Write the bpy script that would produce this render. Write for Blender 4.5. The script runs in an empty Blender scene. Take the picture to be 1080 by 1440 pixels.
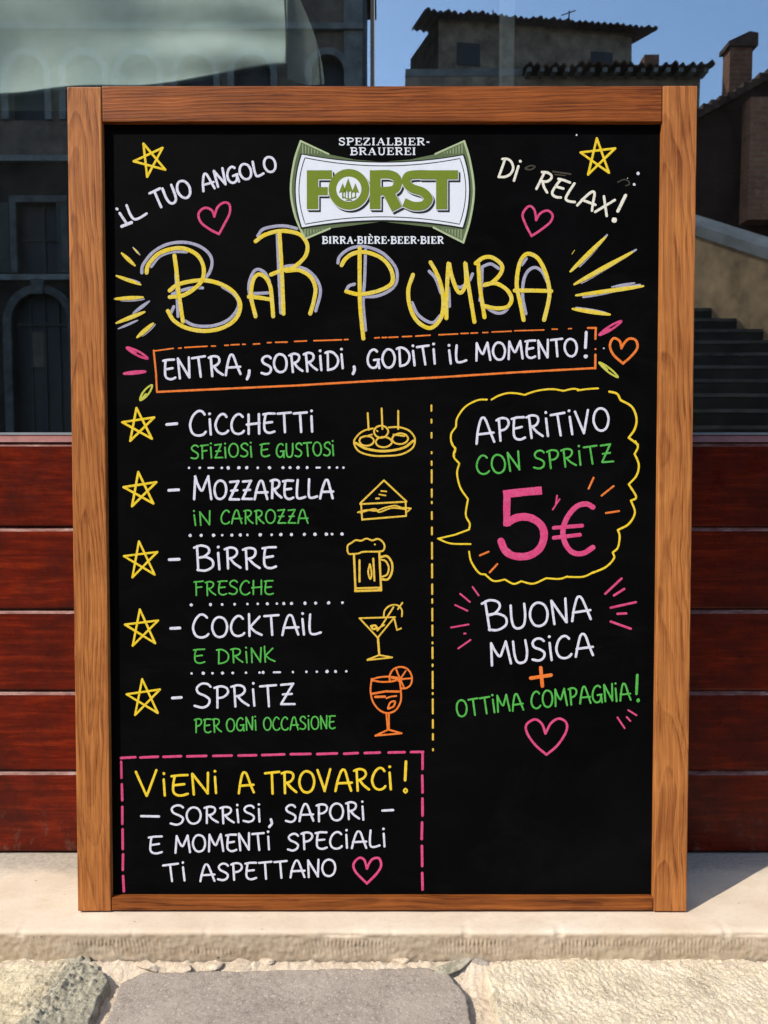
import bpy, bmesh, math, random
from mathutils import Vector, Matrix, noise as mnoise
random.seed(7)
R = math.radians
S = bpy.context.scene
COL = S.collection

# ------------------------------------------------------------------ camera, sky, sun, exposure
F = 1180.0                                   # focal length in photo pixels (1080 x 1440)
PITCH = math.atan(80 / F)                    # looking slightly down
LEAN = R(1.83)                               # the board leans back a little
CAM = Vector((0.002, -1.1309, 0.638))
FW = Vector((0, math.cos(PITCH), -math.sin(PITCH)))
UP = Vector((0, math.sin(PITCH), math.cos(PITCH)))
cam_d = bpy.data.cameras.new('camera')
cam = bpy.data.objects.new('camera', cam_d)
COL.objects.link(cam)
cam.location = CAM
cam.rotation_euler = (R(90) - PITCH, 0, 0)
cam_d.sensor_width = 36
cam_d.lens = F / 1440 * 36
cam_d.clip_start = 0.02
cam_d.clip_end = 2000
S.camera = cam

SUN_AZ, SUN_EL = R(54), R(44)
SV = Vector((-math.sin(SUN_AZ) * math.cos(SUN_EL), -math.cos(SUN_AZ) * math.cos(SUN_EL), math.sin(SUN_EL)))
W = bpy.data.worlds.new('World')
S.world = W
W.use_nodes = True
wn = W.node_tree
sky = wn.nodes.new('ShaderNodeTexSky')
sky.sky_type = 'NISHITA'
sky.sun_disc = False
sky.sun_elevation = SUN_EL
sky.sun_rotation = math.atan2(SV.x, SV.y) % (2 * math.pi)
sky.air_density = 1.0
sky.dust_density = 1.0
sky.ozone_density = 2.0
bg = wn.nodes['Background']
bg.inputs['Strength'].default_value = 0.15
wn.links.new(sky.outputs[0], bg.inputs['Color'])
sun_d = bpy.data.lights.new('sun', 'SUN')
sun_d.energy = 2.9
sun_d.angle = R(0.5)
sun_d.color = (1.0, 0.93, 0.82)
sun = bpy.data.objects.new('sun', sun_d)
COL.objects.link(sun)
sun.rotation_euler = SV.to_track_quat('Z', 'Y').to_euler()
sun.location = SV * 30
S.view_settings.view_transform = 'Standard'
S.view_settings.look = 'None'
S.view_settings.exposure = 1.05
S.view_settings.gamma = 1

# ------------------------------------------------------------------ helpers
def ray(px, py):
    return FW + Vector((1, 0, 0)) * ((px - 540) / F) + UP * ((720 - py) / F)

def at_y(px, py, Y):
    d = ray(px, py)
    return CAM + d * ((Y - CAM.y) / d.y)

def at_z(px, py, Z):
    d = ray(px, py)
    return CAM + d * ((Z - CAM.z) / d.z)

YW = 0.175           # face of the planks
YG = 0.190           # front of the glass

def mirrored(px, py, D):
    """where a thing seen in the window glass really stands, D metres in front of the glass"""
    v = at_y(px, py, YG + D)
    return Vector((v.x, YG - D, v.z))

def prop(o, label=None, cat=None, group=None, kind=None):
    if label: o['label'] = label
    if cat: o['category'] = cat
    if group: o['group'] = group
    if kind: o['kind'] = kind
    return o

def empty(name, loc=(0, 0, 0), rot=(0, 0, 0), **k):
    o = bpy.data.objects.new(name, None)
    COL.objects.link(o)
    o.location = loc
    o.rotation_euler = rot
    o.empty_display_size = 0.05
    return prop(o, **k)

def mesh_obj(name, verts, faces, mat, parent=None, smooth=False, **k):
    me = bpy.data.meshes.new(name)
    me.from_pydata([tuple(v) for v in verts], [], faces)
    me.validate()
    bm = bmesh.new(); bm.from_mesh(me)
    bmesh.ops.recalc_face_normals(bm, faces=bm.faces)
    bm.to_mesh(me); bm.free()
    if smooth:
        for p in me.polygons: p.use_smooth = True
    mats = mat if isinstance(mat, list) else [mat]
    for m_ in mats: me.materials.append(m_)
    o = bpy.data.objects.new(name, me)
    COL.objects.link(o)
    if parent: o.parent = parent
    return prop(o, **k)

class MB:
    def __init__(s): s.v, s.f = [], []
    def box(s, x0, x1, y0, y1, z0, z1):
        b = len(s.v)
        s.v += [(x, y, z) for z in (z0, z1) for y in (y0, y1) for x in (x0, x1)]
        s.f += [tuple(b + i for i in q) for q in ((0, 1, 3, 2), (4, 6, 7, 5), (0, 4, 5, 1), (2, 3, 7, 6), (0, 2, 6, 4), (1, 5, 7, 3))]
        return s
    def prism(s, poly, axis_vec):
        """poly: list of 3D points, extruded along axis_vec"""
        b = len(s.v); n = len(poly); a = Vector(axis_vec)
        s.v += [tuple(p) for p in poly] + [tuple(Vector(p) + a) for p in poly]
        s.f.append(tuple(b + i for i in range(n)))
        s.f.append(tuple(b + n + i for i in reversed(range(n))))
        for i in range(n):
            j = (i + 1) % n
            s.f.append((b + i, b + n + i, b + n + j, b + j))
        return s
    def tube(s, p0, p1, r, n=8):
        p0, p1 = Vector(p0), Vector(p1)
        d = (p1 - p0).normalized()
        a = d.orthogonal().normalized(); c = d.cross(a)
        s.prism([p0 + (a * math.cos(t) + c * math.sin(t)) * r for t in [2 * math.pi * i / n for i in range(n)]], p1 - p0)
        return s
    def build(s, name, mat, parent=None, bevel=0, smooth=False, seg=2, **k):
        o = mesh_obj(name, s.v, s.f, mat, parent, smooth, **k)
        if bevel:
            bm = bmesh.new(); bm.from_mesh(o.data)
            bmesh.ops.bevel(bm, geom=list(bm.edges), offset=bevel, segments=seg, affect='EDGES', profile=0.6)
            bm.to_mesh(o.data); bm.free()
        return o

# ---- node helpers
def new_mat(name):
    m = bpy.data.materials.new(name); m.use_nodes = True
    return m, m.node_tree, m.node_tree.nodes['Principled BSDF']

def N(nt, typ, **props):
    n = nt.nodes.new(typ)
    for k, v in props.items(): setattr(n, k, v)
    return n

def coords(nt, scale=(1, 1, 1), loc=(0, 0, 0), rot=(0, 0, 0), out='Object'):
    tc = N(nt, 'ShaderNodeTexCoord'); mp = N(nt, 'ShaderNodeMapping')
    mp.inputs['Scale'].default_value = scale
    mp.inputs['Location'].default_value = loc
    mp.inputs['Rotation'].default_value = rot
    nt.links.new(tc.outputs[out], mp.inputs['Vector'])
    return mp.outputs['Vector']

def noise(nt, vec, scale, detail=4, rough=0.55, dist=0.0, color=False):
    n = N(nt, 'ShaderNodeTexNoise')
    n.inputs['Scale'].default_value = scale
    n.inputs['Detail'].default_value = detail
    n.inputs['Roughness'].default_value = rough
    n.inputs['Distortion'].default_value = dist
    nt.links.new(vec, n.inputs['Vector'])
    return n.outputs['Color' if color else 'Fac']

def ramp(nt, fac, stops, interp='LINEAR'):
    r = N(nt, 'ShaderNodeValToRGB')
    r.color_ramp.interpolation = interp
    el = r.color_ramp.elements
    while len(el) < len(stops): el.new(0.5)
    for e, (p, c) in zip(el, stops):
        e.position = p
        e.color = (*c, 1) if isinstance(c, (tuple, list)) else (c, c, c, 1)
    nt.links.new(fac, r.inputs['Fac'])
    return r.outputs['Color']

def mix(nt, fac, a, b, mode='MIX'):
    n = N(nt, 'ShaderNodeMix', data_type='RGBA', blend_type=mode)
    for sock, v in ((n.inputs[0], fac), (n.inputs[6], a), (n.inputs[7], b)):
        if isinstance(v, bpy.types.NodeSocket): nt.links.new(v, sock)
        elif isinstance(v, (int, float)): sock.default_value = v if sock == n.inputs[0] else (v, v, v, 1)
        else: sock.default_value = (*v, 1)
    return n.outputs[2]

def math_(nt, op, a, b=0.0):
    n = N(nt, 'ShaderNodeMath', operation=op)
    for i, v in enumerate((a, b)):
        if isinstance(v, bpy.types.NodeSocket): nt.links.new(v, n.inputs[i])
        else: n.inputs[i].default_value = v
    return n.outputs[0]

def bump(nt, bsdf, h, strength=0.5, dist=0.002, prev=None):
    b = N(nt, 'ShaderNodeBump')
    b.inputs['Strength'].default_value = strength
    b.inputs['Distance'].default_value = dist
    nt.links.new(h, b.inputs['Height'])
    if prev is not None: nt.links.new(prev, b.inputs['Normal'])
    nt.links.new(b.outputs[0], bsdf.inputs['Normal'])
    return b.outputs[0]

def setv(bsdf, rough=None, spec=None, col=None):
    if rough is not None: bsdf.inputs['Roughness'].default_value = rough
    if spec is not None: bsdf.inputs['Specular IOR Level'].default_value = spec
    if col is not None: bsdf.inputs['Base Color'].default_value = (*col, 1)

def wood_mat(name, light, dark, axis='z', off=(0, 0, 0), tilt=(0.03, 0.02), rings=46, rough=0.45):
    """sawn softwood: growth rings about a pith lying just behind the face, warped, with fine fibres"""
    m, nt, b = new_mat(name)
    rot0 = (0, 0, 0) if axis == 'z' else (0, R(90), 0)       # bring the grain onto the z axis
    v0 = coords(nt, rot=rot0, loc=(0, 0, 0))
    mp = N(nt, 'ShaderNodeMapping'); mp.vector_type = 'POINT'
    mp.inputs['Location'].default_value = off
    mp.inputs['Rotation'].default_value = (tilt[0], tilt[1], 0)
    nt.links.new(v0, mp.inputs['Vector'])
    st = N(nt, 'ShaderNodeMapping'); st.inputs['Scale'].default_value = (9, 9, 3.2)
    nt.links.new(mp.outputs[0], st.inputs['Vector'])
    nz = N(nt, 'ShaderNodeTexNoise'); nz.inputs['Scale'].default_value = 1.0; nz.inputs['Detail'].default_value = 3
    nt.links.new(st.outputs[0], nz.inputs['Vector'])
    sub = N(nt, 'ShaderNodeVectorMath', operation='SUBTRACT'); sub.inputs[1].default_value = (.5, .5, .5)
    nt.links.new(nz.outputs['Color'], sub.inputs[0])
    mul = N(nt, 'ShaderNodeVectorMath', operation='MULTIPLY'); mul.inputs[1].default_value = (.034, .034, 0)
    nt.links.new(sub.outputs[0], mul.inputs[0])
    add = N(nt, 'ShaderNodeVectorMath', operation='ADD')
    nt.links.new(mp.outputs[0], add.inputs[0]); nt.links.new(mul.outputs[0], add.inputs[1])
    wv = N(nt, 'ShaderNodeTexWave', wave_type='RINGS', rings_direction='Z', wave_profile='SAW')
    wv.inputs['Scale'].default_value = rings
    wv.inputs['Distortion'].default_value = 0.0
    nt.links.new(add.outputs[0], wv.inputs['Vector'])
    fs = N(nt, 'ShaderNodeMapping'); fs.inputs['Scale'].default_value = (620, 620, 9)
    nt.links.new(v0, fs.inputs['Vector'])
    fib = noise(nt, fs.outputs[0], 1.0, 5, 0.65)
    big = noise(nt, mp.outputs[0], 7, 4, 0.6)
    ring = ramp(nt, wv.outputs['Fac'], [(0.0, 0.10), (0.45, 0.22), (0.80, 0.75), (0.92, 0.95), (1.0, 0.10)])
    ms = N(nt, 'ShaderNodeMapping'); ms.inputs['Scale'].default_value = (230, 230, 3.2)
    nt.links.new(add.outputs[0], ms.inputs['Vector'])
    streak = noise(nt, ms.outputs[0], 1.0, 5, 0.7)
    amp = ramp(nt, noise(nt, mp.outputs[0], 16, 3, .6), [(.3, .10), (.65, .40)])
    f1 = math_(nt, 'ADD', math_(nt, 'MULTIPLY', ring, amp), math_(nt, 'MULTIPLY', math_(nt, 'SUBTRACT', fib, .34), 1.0))
    f1 = math_(nt, 'ADD', f1, math_(nt, 'MULTIPLY', math_(nt, 'SUBTRACT', streak, .40), 1.35))
    f2 = math_(nt, 'ADD', math_(nt, 'ADD', f1, .08), math_(nt, 'MULTIPLY', math_(nt, 'SUBTRACT', big, 0.5), 0.5))
    c = ramp(nt, f2, [(0.0, light), (0.85, dark)])
    spot = noise(nt, v0, 55, 3, 0.6)
    c2 = mix(nt, ramp(nt, spot, [(0.66, 0.0), (0.8, 0.25)]), c, tuple(x * .5 for x in dark))
    nt.links.new(c2, b.inputs['Base Color'])
    setv(b, rough, 0.18)
    nt.links.new(ramp(nt, fib, [(0.2, rough - .08), (.9, rough + .15)]), b.inputs['Roughness'])
    bump(nt, b, math_(nt, 'ADD', fib, math_(nt, 'MULTIPLY', ring, .5)), 0.5, 0.0007)
    return m

def stone_mat(name, c_dark, c_mid, c_light, sc=1.0, speck=0.5, rough=0.9, bump_s=0.6, bd=0.002):
    m, nt, b = new_mat(name)
    v = coords(nt)
    a = noise(nt, v, 9 * sc, 6, 0.62)
    f = noise(nt, v, 75 * sc, 5, 0.7)
    g = noise(nt, v, 240 * sc, 3, 0.75)
    base = ramp(nt, a, [(0.3, c_dark), (0.5, c_mid), (0.72, c_light)])
    base = mix(nt, ramp(nt, f, [(.35, .0), (.75, speck)]), base, c_light)
    base = mix(nt, ramp(nt, f, [(.2, speck), (.45, .0)]), base, tuple(x * .55 for x in c_dark))
    base = mix(nt, ramp(nt, g, [(.58, 0.0), (.72, speck)]), base, tuple(x * .4 for x in c_dark))
    base = mix(nt, ramp(nt, g, [(.28, speck * .8), (.42, 0.0)]), base, tuple(min(.78, x * 1.3) for x in c_light))
    fl = noise(nt, coords(nt, loc=(3, 1, 2), scale=(1.25, .8, 1)), 330 * sc / 1.6, 2, .5)
    base = mix(nt, ramp(nt, fl, [(.60, 0.0), (.66, speck)]), base, tuple(min(.75, x * 1.35) for x in c_light))
    nt.links.new(base, b.inputs['Base Color'])
    setv(b, rough, 0.25)
    h = math_(nt, 'ADD', math_(nt, 'MULTIPLY', f, 1.0), math_(nt, 'MULTIPLY', g, .45))
    bump(nt, b, h, bump_s, bd)
    return m

def plain_mat(name, col, rough=0.7, var=0.25, sc=6, spec=0.3, bump_s=0.0, bd=0.01):
    m, nt, b = new_mat(name)
    v = coords(nt)
    a = noise(nt, v, sc, 6, 0.65)
    c = ramp(nt, a, [(0.28, tuple(x * (1 - var) for x in col)), (0.72, tuple(min(1, x * (1 + var)) for x in col))])
    nt.links.new(c, b.inputs['Base Color'])
    setv(b, rough, spec)
    if bump_s: bump(nt, b, a, bump_s, bd)
    return m

def paint_mat(name, col, pale=None, amount=0.35, dry=1.0):
    """chalk-marker paint: slightly streaky and dusty"""
    m, nt, b = new_mat(name)
    v = coords(nt)
    a = noise(nt, v, 90, 4, 0.7)
    g = noise(nt, v, 900, 3, 0.7)
    pale = pale or tuple(min(1, x * 1.2 + .05) for x in col)
    c = ramp(nt, a, [(0.35, col), (0.7, tuple(x + (p - x) * amount for x, p in zip(col, pale)))])
    d = noise(nt, coords(nt, loc=(4, 2, 7)), 330, 4, .75)
    c = mix(nt, ramp(nt, d, [(.36, .55 * dry), (.52, 0.0)]), c, tuple(x * .55 for x in col))
    c = mix(nt, ramp(nt, g, [(.3, .35 * dry), (.5, 0.0)]), c, tuple(x * .5 for x in col))
    nt.links.new(c, b.inputs['Base Color'])
    setv(b, 0.85, 0.15)
    return m

# ------------------------------------------------------------------ materials
M_STILE_L = wood_mat('stile_wood_left', (.50, .192, .052), (.135, .036, .008), 'z', (.40, .022, 0.0), (.06, .012), 62)
M_STILE_R = wood_mat('stile_wood_right', (.51, .202, .056), (.145, .040, .009), 'z', (-.395, .03, -.2), (-.03, .02), 58)
M_RAIL_T = wood_mat('rail_wood_top', (.34, .096, .018), (.062, .013, .0025), 'x', (1.10, .02, 0), (.022, .02), 66)
M_RAIL_B = wood_mat('rail_wood_bottom', (.31, .092, .018), (.058, .013, .0025), 'x', (-.01, .02, 0), (.03, .02), 66)

m, nt, b = new_mat('blackboard'); M_PANEL = m
v = coords(nt)
a = noise(nt, v, 5, 5, .6); g = noise(nt, v, 60, 4, .7)
c = ramp(nt, a, [(.35, (.0014, .0014, .0015)), (.75, (.0030, .0030, .0034))])
c = mix(nt, ramp(nt, g, [(.62, 0.0), (.85, .12)]), c, (.010, .0105, .012))
nt.links.new(c, b.inputs['Base Color']); setv(b, .55, .02)
sm = noise(nt, coords(nt, scale=(5, 5, 9), rot=(0, .35, 0)), 1.3, 7, .72, 1.6)
sc_ = noise(nt, coords(nt, scale=(14, 14, 220), rot=(0, -.5, 0)), 1.0, 4, .7)
f_ = math_(nt, 'MULTIPLY', ramp(nt, sm, [(.48, 0.0), (.8, .55)]), ramp(nt, sc_, [(.3, .35), (.75, 1.0)]))
c = mix(nt, f_, c, (.0065, .0067, .0075))
nt.links.new(c, b.inputs['Base Color'])
nt.links.new(ramp(nt, sm, [(.3, .48), (.8, .66)]), b.inputs['Roughness'])
bump(nt, b, noise(nt, v, 700, 2, .6), .12, .0004)

M_WHITE = paint_mat('white_chalk', (.58, .58, .68), (.74, .74, .82))
M_CREAM = paint_mat('cream_chalk', (.66, .64, .54), (.76, .75, .68))
M_YELLOW = paint_mat('yellow_chalk', (.72, .50, .014), (.76, .62, .12))
M_GOLD = paint_mat('gold_chalk', (.66, .42, .04), (.72, .54, .14))
M_TITLE = paint_mat('title_yellow_chalk', (.66, .48, .012), (.60, .52, .16), .8)
M_GREY = paint_mat('lilac_grey_chalk', (.30, .30, .40), (.45, .45, .52))
M_GREEN = paint_mat('green_chalk', (.055, .36, .045), (.20, .50, .17))
M_PINK = paint_mat('pink_chalk', (.56, .045, .16), (.62, .17, .29))
M_ORANGE = paint_mat('orange_chalk', (.70, .15, .018), (.72, .30, .10))
M_LIME = paint_mat('lime_chalk', (.45, .46, .04), (.58, .56, .22))
M_LOGO_G = paint_mat('logo_green', (.135, .19, .018), (.16, .215, .03), dry=.12)
M_LOGO_W = paint_mat('logo_white', (.60, .64, .71), (.68, .72, .77), dry=.12)
M_LOGO_K = paint_mat('logo_black', (.012, .013, .014), (.02, .02, .02), dry=.12)
M_LOGO_P = paint_mat('logo_pale_green', (.32, .40, .22), (.45, .52, .36), dry=.12)
M_LOGO_D = paint_mat('logo_dark_green', (.09, .125, .06), (.13, .17, .09), dry=.12)

# red-brown varnished planks
m, nt, b = new_mat('mahogany_planks'); M_PLANK = m
v = coords(nt)
vs = coords(nt, scale=(5, 20, 60))
a = noise(nt, vs, 1.6, 8, .75, .3)
big = noise(nt, v, 11, 6, .7)
c = ramp(nt, a, [(.25, (.034, .0042, .0022)), (.5, (.115, .010, .0033)), (.75, (.27, .028, .005))])
c = mix(nt, ramp(nt, big, [(.36, .75), (.6, 0.0)]), c, (.032, .007, .005))
dst = noise(nt, v, 260, 3, .75)
c = mix(nt, ramp(nt, dst, [(.71, 0.0), (.8, .4)]), c, (.22, .12, .08))
scr = noise(nt, coords(nt, scale=(30, 30, 30), rot=(0, .5, 0)), 2.5, 6, .8, 1.0)
c = mix(nt, ramp(nt, scr, [(.62, 0.0), (.74, .12)]), c, (.22, .09, .05))
sep = N(nt, 'ShaderNodeSeparateXYZ'); nt.links.new(v, sep.inputs[0])
low = math_(nt, 'MULTIPLY', ramp(nt, sep.outputs['Z'], [(.0, 1.0), (.09, 0.0)]), ramp(nt, noise(nt, v, 45, 5, .7), [(.55, 0.0), (.8, .30)]))
c = mix(nt, low, c, (.33, .26, .20))
nt.links.new(c, b.inputs['Base Color']); setv(b, .38, .10)
nt.links.new(ramp(nt, noise(nt, v, 30, 5, .7), [(.3, .18), (.7, .5)]), b.inputs['Roughness'])
bump(nt, b, a, .25, .0012)

# window glass: reflects the street, lets one see into the dark room
m, nt, b = new_mat('window_glass'); M_GLASS = m
nt.nodes.remove(b)
out = nt.nodes['Material Output']
v = coords(nt)
tr = N(nt, 'ShaderNodeBsdfTransparent'); tr.inputs['Color'].default_value = (.97, .99, .98, 1)
gl = N(nt, 'ShaderNodeBsdfGlossy'); gl.inputs['Roughness'].default_value = 0.012; gl.inputs['Color'].default_value = (.84, .94, 1, 1)
bp = N(nt, 'ShaderNodeBump'); bp.inputs['Strength'].default_value = .006; bp.inputs['Distance'].default_value = .004
nt.links.new(noise(nt, v, 9, 1, .4), bp.inputs['Height']); nt.links.new(bp.outputs[0], gl.inputs['Normal'])
mx = N(nt, 'ShaderNodeMixShader')
fr = N(nt, 'ShaderNodeLayerWeight'); fr.inputs['Blend'].default_value = .5
GLASS_FAC = 0.29
nt.links.new(math_(nt, 'ADD', math_(nt, 'MULTIPLY', math_(nt, 'POWER', fr.outputs['Facing'], 5.0), .7), GLASS_FAC), mx.inputs[0])
nt.links.new(tr.outputs[0], mx.inputs[1]); nt.links.new(gl.outputs[0], mx.inputs[2])
df = N(nt, 'ShaderNodeBsdfDiffuse'); df.inputs['Color'].default_value = (.75, .76, .74, 1)
dm = N(nt, 'ShaderNodeMixShader')
dn = noise(nt, coords(nt, scale=(9, 9, 4), rot=(0, .6, 0)), 1.0, 7, .72, 1.2)
ds = noise(nt, v, 420, 2, .6)
nt.links.new(math_(nt, 'ADD', ramp(nt, dn, [(.40, .0006), (.75, .006)]), math_(nt, 'MULTIPLY', ramp(nt, ds, [(.76, 0.0), (.82, 1.0)]), .05)), dm.inputs[0])
nt.links.new(mx.outputs[0], dm.inputs[1]); nt.links.new(df.outputs[0], dm.inputs[2])
nt.links.new(dm.outputs[0], out.inputs['Surface'])

M_DARKFRAME = plain_mat('dark_metal', (.02, .021, .023), .45, .2, 30)
M_ALU = plain_mat('pale_aluminium', (.22, .25, .27), .35, .15, 40)
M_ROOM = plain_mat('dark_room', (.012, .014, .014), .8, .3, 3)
M_PLASTER = plain_mat('ochre_plaster', (.45, .33, .22), .9, .15, 4, .2, .3, .004)
m, nt, b = new_mat('curtain_cloth'); M_CURTAIN = m
v = coords(nt)
a = noise(nt, v, 14, 5, .6)
c = ramp(nt, a, [(.3, (.62, .73, .68)), (.7, (.80, .90, .83))])
nt.links.new(c, b.inputs['Base Color']); setv(b, .9, .1)
bump(nt, b, noise(nt, v, 900, 2, .5), .15, .0005)
M_CURTAIN_G = plain_mat('dark_green_cloth', (.09, .13, .10), .9, .3, 20)

M_STEP = stone_mat('step_stone', (.52, .44, .34), (.66, .57, .45), (.74, .66, .54), .8, .22, .85, .25, .0012)
M_ROUGH = stone_mat('rough_yellow_stone', (.36, .285, .185), (.57, .475, .33), (.72, .63, .48), 2.4, .75, .95, 1.0, .004)
M_ROUGH_G = stone_mat('rough_grey_stone', (.34, .275, .165), (.47, .395, .26), (.60, .52, .37), 2.0, .55, .95, 1.0, .004)
M_SLAB = stone_mat('grey_slab_stone', (.175, .148, .125), (.225, .190, .158), (.30, .258, .215), 1.6, .7, .9, .55, .0018)
M_MORTAR = stone_mat('mortar', (.36, .275, .185), (.47, .38, .28), (.58, .49, .38), 2.2, .5, .95, .9, .003)
M_PAVE = stone_mat('campo_paving', (.11, .10, .09), (.14, .125, .11), (.18, .165, .145), .3, .4, .9, .5, .004)

# the grey broken ridge at the right end of the left paving stone is another stone colour
nt = M_ROUGH_G.node_tree; b = nt.nodes['Principled BSDF']
geo = N(nt, 'ShaderNodeNewGeometry'); sx_ = N(nt, 'ShaderNodeSeparateXYZ'); nt.links.new(geo.outputs['Position'], sx_.inputs[0])
xx = math_(nt, 'ADD', math_(nt, 'ADD', sx_.outputs['X'], 1.0), math_(nt, 'MULTIPLY', math_(nt, 'SUBTRACT', noise(nt, coords(nt), 28, 5, .7), .5), .10))
old = b.inputs['Base Color'].links[0].from_socket
kn = noise(nt, coords(nt), 95, 5, .75)
gr = ramp(nt, kn, [(.3, (.10, .092, .07)), (.48, (.27, .25, .19)), (.68, (.46, .43, .34))])
nt.links.new(mix(nt, ramp(nt, xx, [(.550, 0.0), (.575, .9)]), old, gr), b.inputs['Base Color'])

# ------------------------------------------------------------------ ground
GZ = -0.082
g = MB().box(-90, 90, -90, -0.02, GZ - .3, GZ)
ground = g.build('ground', M_PAVE, kind='structure')

# ------------------------------------------------------------------ shopfront: planks, sill, glass, room behind
shop = empty('shopfront', (0, YW, 0), label='red-brown planked shopfront with a wide reflecting window above its boards', cat='shopfront')
def zy(py, Y=YW): return at_y(540, py, Y).z
rows = [622, 741.5, 857.5, 972, 1084.5, 1199]
mb = MB()
pv, pf = [], []
for i in range(5):
    z1, z0 = zy(rows[i]), zy(rows[i + 1])
    bvl = .0042
    gap = .0022
    # profile across the plank (y towards the street is negative)
    prof = [(.022, z1 - gap * .2), (.0055, z1 - gap * .2), (.0022, z1 - gap - .0022), (0, z1 - gap - bvl),
            (0, z0 + bvl), (.0012, z0 + .0018), (.006, z0 + .0004), (.022, z0 + .0004)]
    nX = 60
    base = len(pv)
    for k in range(nX + 1):
        x = -2.2 + 4.4 * k / nX
        wob = mnoise.noise(Vector((x * 2.1, i * 7.3, 0))) * .0007
        for (yy, zz) in prof: pv.append((x, yy, zz + wob))
    n = len(prof)
    for k in range(nX):
        for j in range(n - 1):
            pf.append((base + k * n + j, base + (k + 1) * n + j, base + (k + 1) * n + j + 1, base + k * n + j + 1))
pp = mesh_obj('plank_panel', pv, pf, M_PLANK, shop)
# upper plank edges painted paler, for the sun their bevels catch
m, nt, b = new_mat('sunlit_edge')
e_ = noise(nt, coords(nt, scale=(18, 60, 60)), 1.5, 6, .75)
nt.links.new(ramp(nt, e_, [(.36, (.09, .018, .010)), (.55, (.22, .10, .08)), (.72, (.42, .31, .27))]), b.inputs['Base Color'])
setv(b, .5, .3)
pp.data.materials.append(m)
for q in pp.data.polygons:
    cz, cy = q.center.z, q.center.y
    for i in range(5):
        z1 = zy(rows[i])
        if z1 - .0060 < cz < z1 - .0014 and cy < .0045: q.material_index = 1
z_sill = zy(609)
M_GROOVE = plain_mat('groove_black', (.010, .007, .006), .9, .2)
MB().box(-2.2, 2.2, .0225, .05, .0, zy(622) - .002).build('backing_board', M_GROOVE, shop)
M_SILL = plain_mat('sill_wood', (.20, .075, .062), .35, .35, 25, .35)
sb = MB(); z0 = zy(622)
sb.prism([(-2.2, .0, z0 + .0004), (-2.2, .0155, z_sill), (-2.2, .06, z_sill), (-2.2, .06, z0 + .0004)], (4.4, 0, 0))
sb.build('window_sill', M_SILL, shop)
MB().box(-2.2, 2.2, .0105, .0145, z_sill - .0025, z_sill + .0012).build('glazing_strip', M_ALU, shop)
ZT = 2.35
xm = at_y(524, 60, YG).x
MB().box(-2.15, xm - .0035, .0155, .0205, z_sill + .0005, ZT).build('window_pane', M_GLASS, shop)
MB().box(xm + .0035, 2.15, .0155, .0205, z_sill + .0005, ZT).build('window_pane', M_GLASS, shop)
MB().box(xm - .0032, xm + .0016, .0135, .026, z_sill + .001, ZT).build('mullion', M_DARKFRAME, shop)
MB().box(xm + .0017, xm + .0034, .0139, .024, z_sill + .001, ZT).build('mullion_trim', M_ALU, shop)
xp = at_y(714, 60, YG + .03).x
MB().box(xp - .011, xp + .011, .045, .065, z_sill + .001, ZT).build('window_post', plain_mat('grey_post', (.10, .115, .12), .5, .15, 30), shop, bevel=.002)
# masonry round the window
wb = MB()
wb.box(-8, -2.16, -.02, .4, -.06, 6.5).box(2.16, 8, -.02, .4, -.06, 6.5).box(-2.16, 2.16, -.02, .4, ZT + .08, 6.5)
wb.build('wall', M_PLASTER, shop)
MB().box(-2.159, 2.159, -.005, .06, ZT + .001, ZT + .079).build('window_head', M_PLANK, shop)
rb = MB()
rb.box(-2.6, 2.6, 3.2, 3.3, -.05, 2.6).box(-2.6, -2.5, .41, 3.2, -.05, 2.6).box(2.5, 2.6, .41, 3.2, -.05, 2.6)
rb.box(-2.6, 2.6, .41, 3.3, 2.6, 2.7).box(-2.6, 2.6, .06, 3.3, -.12, -.051)
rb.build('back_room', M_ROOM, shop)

# curtain hanging just inside the glass, its loose end bellying out to the right
YC = YG + .13
edge_px = [(-260, 131), (0, 127), (120, 124), (200, 120), (250, 115), (300, 109), (345, 102), (385, 97), (402, 96)]
cv, cf = [], []
NXc, NZc = 130, 40
xl, xr = at_y(-260, 60, YC).x, at_y(404, 60, YC).x
def edge_z(x):
    pts = [(at_y(px, py, YC).x, at_y(px, py, YC).z) for px, py in edge_px]
    for (x0, z0_), (x1, z1_) in zip(pts, pts[1:]):
        if x <= x1: return z0_ + (z1_ - z0_) * max(0, (x - x0)) / (x1 - x0)
    return pts[-1][1]
for i in range(NXc + 1):
    x = xl + (xr - xl) * i / NXc
    zb = edge_z(x)
    for j in range(NZc + 1):
        z = zb + (2.2 - zb) * (j / NZc) ** 1.6
        y = YC + .006 * math.sin(x * 26 + 1.5 * math.sin(z * 3)) + .009 * math.sin((z + .16 * x) * 75 + 2 * math.sin(x * 7)) * max(0, min(1, (x + .50) / .25)) + .008 * mnoise.noise(Vector((x * 5, z * 9, 1))) + .012 * math.sin(z * 23 - x * 5) * math.exp(-(z - zb) * 2)
        cv.append((x, y, z))
for i in range(NXc):
    for j in range(NZc):
        a_ = i * (NZc + 1) + j
        cf.append((a_, a_ + 1, a_ + NZc + 2, a_ + NZc + 1))
curt = empty('curtain', (xl, YC, 2.2), label='pale green-white curtain hanging inside the window glass at upper left', cat='curtain')
o = mesh_obj('cloth', [(x - xl, y - YC, z - 2.2) for x, y, z in cv], cf, M_CURTAIN, curt, True)
sm = o.modifiers.new('thickness', 'SOLIDIFY'); sm.thickness = .0015
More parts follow.
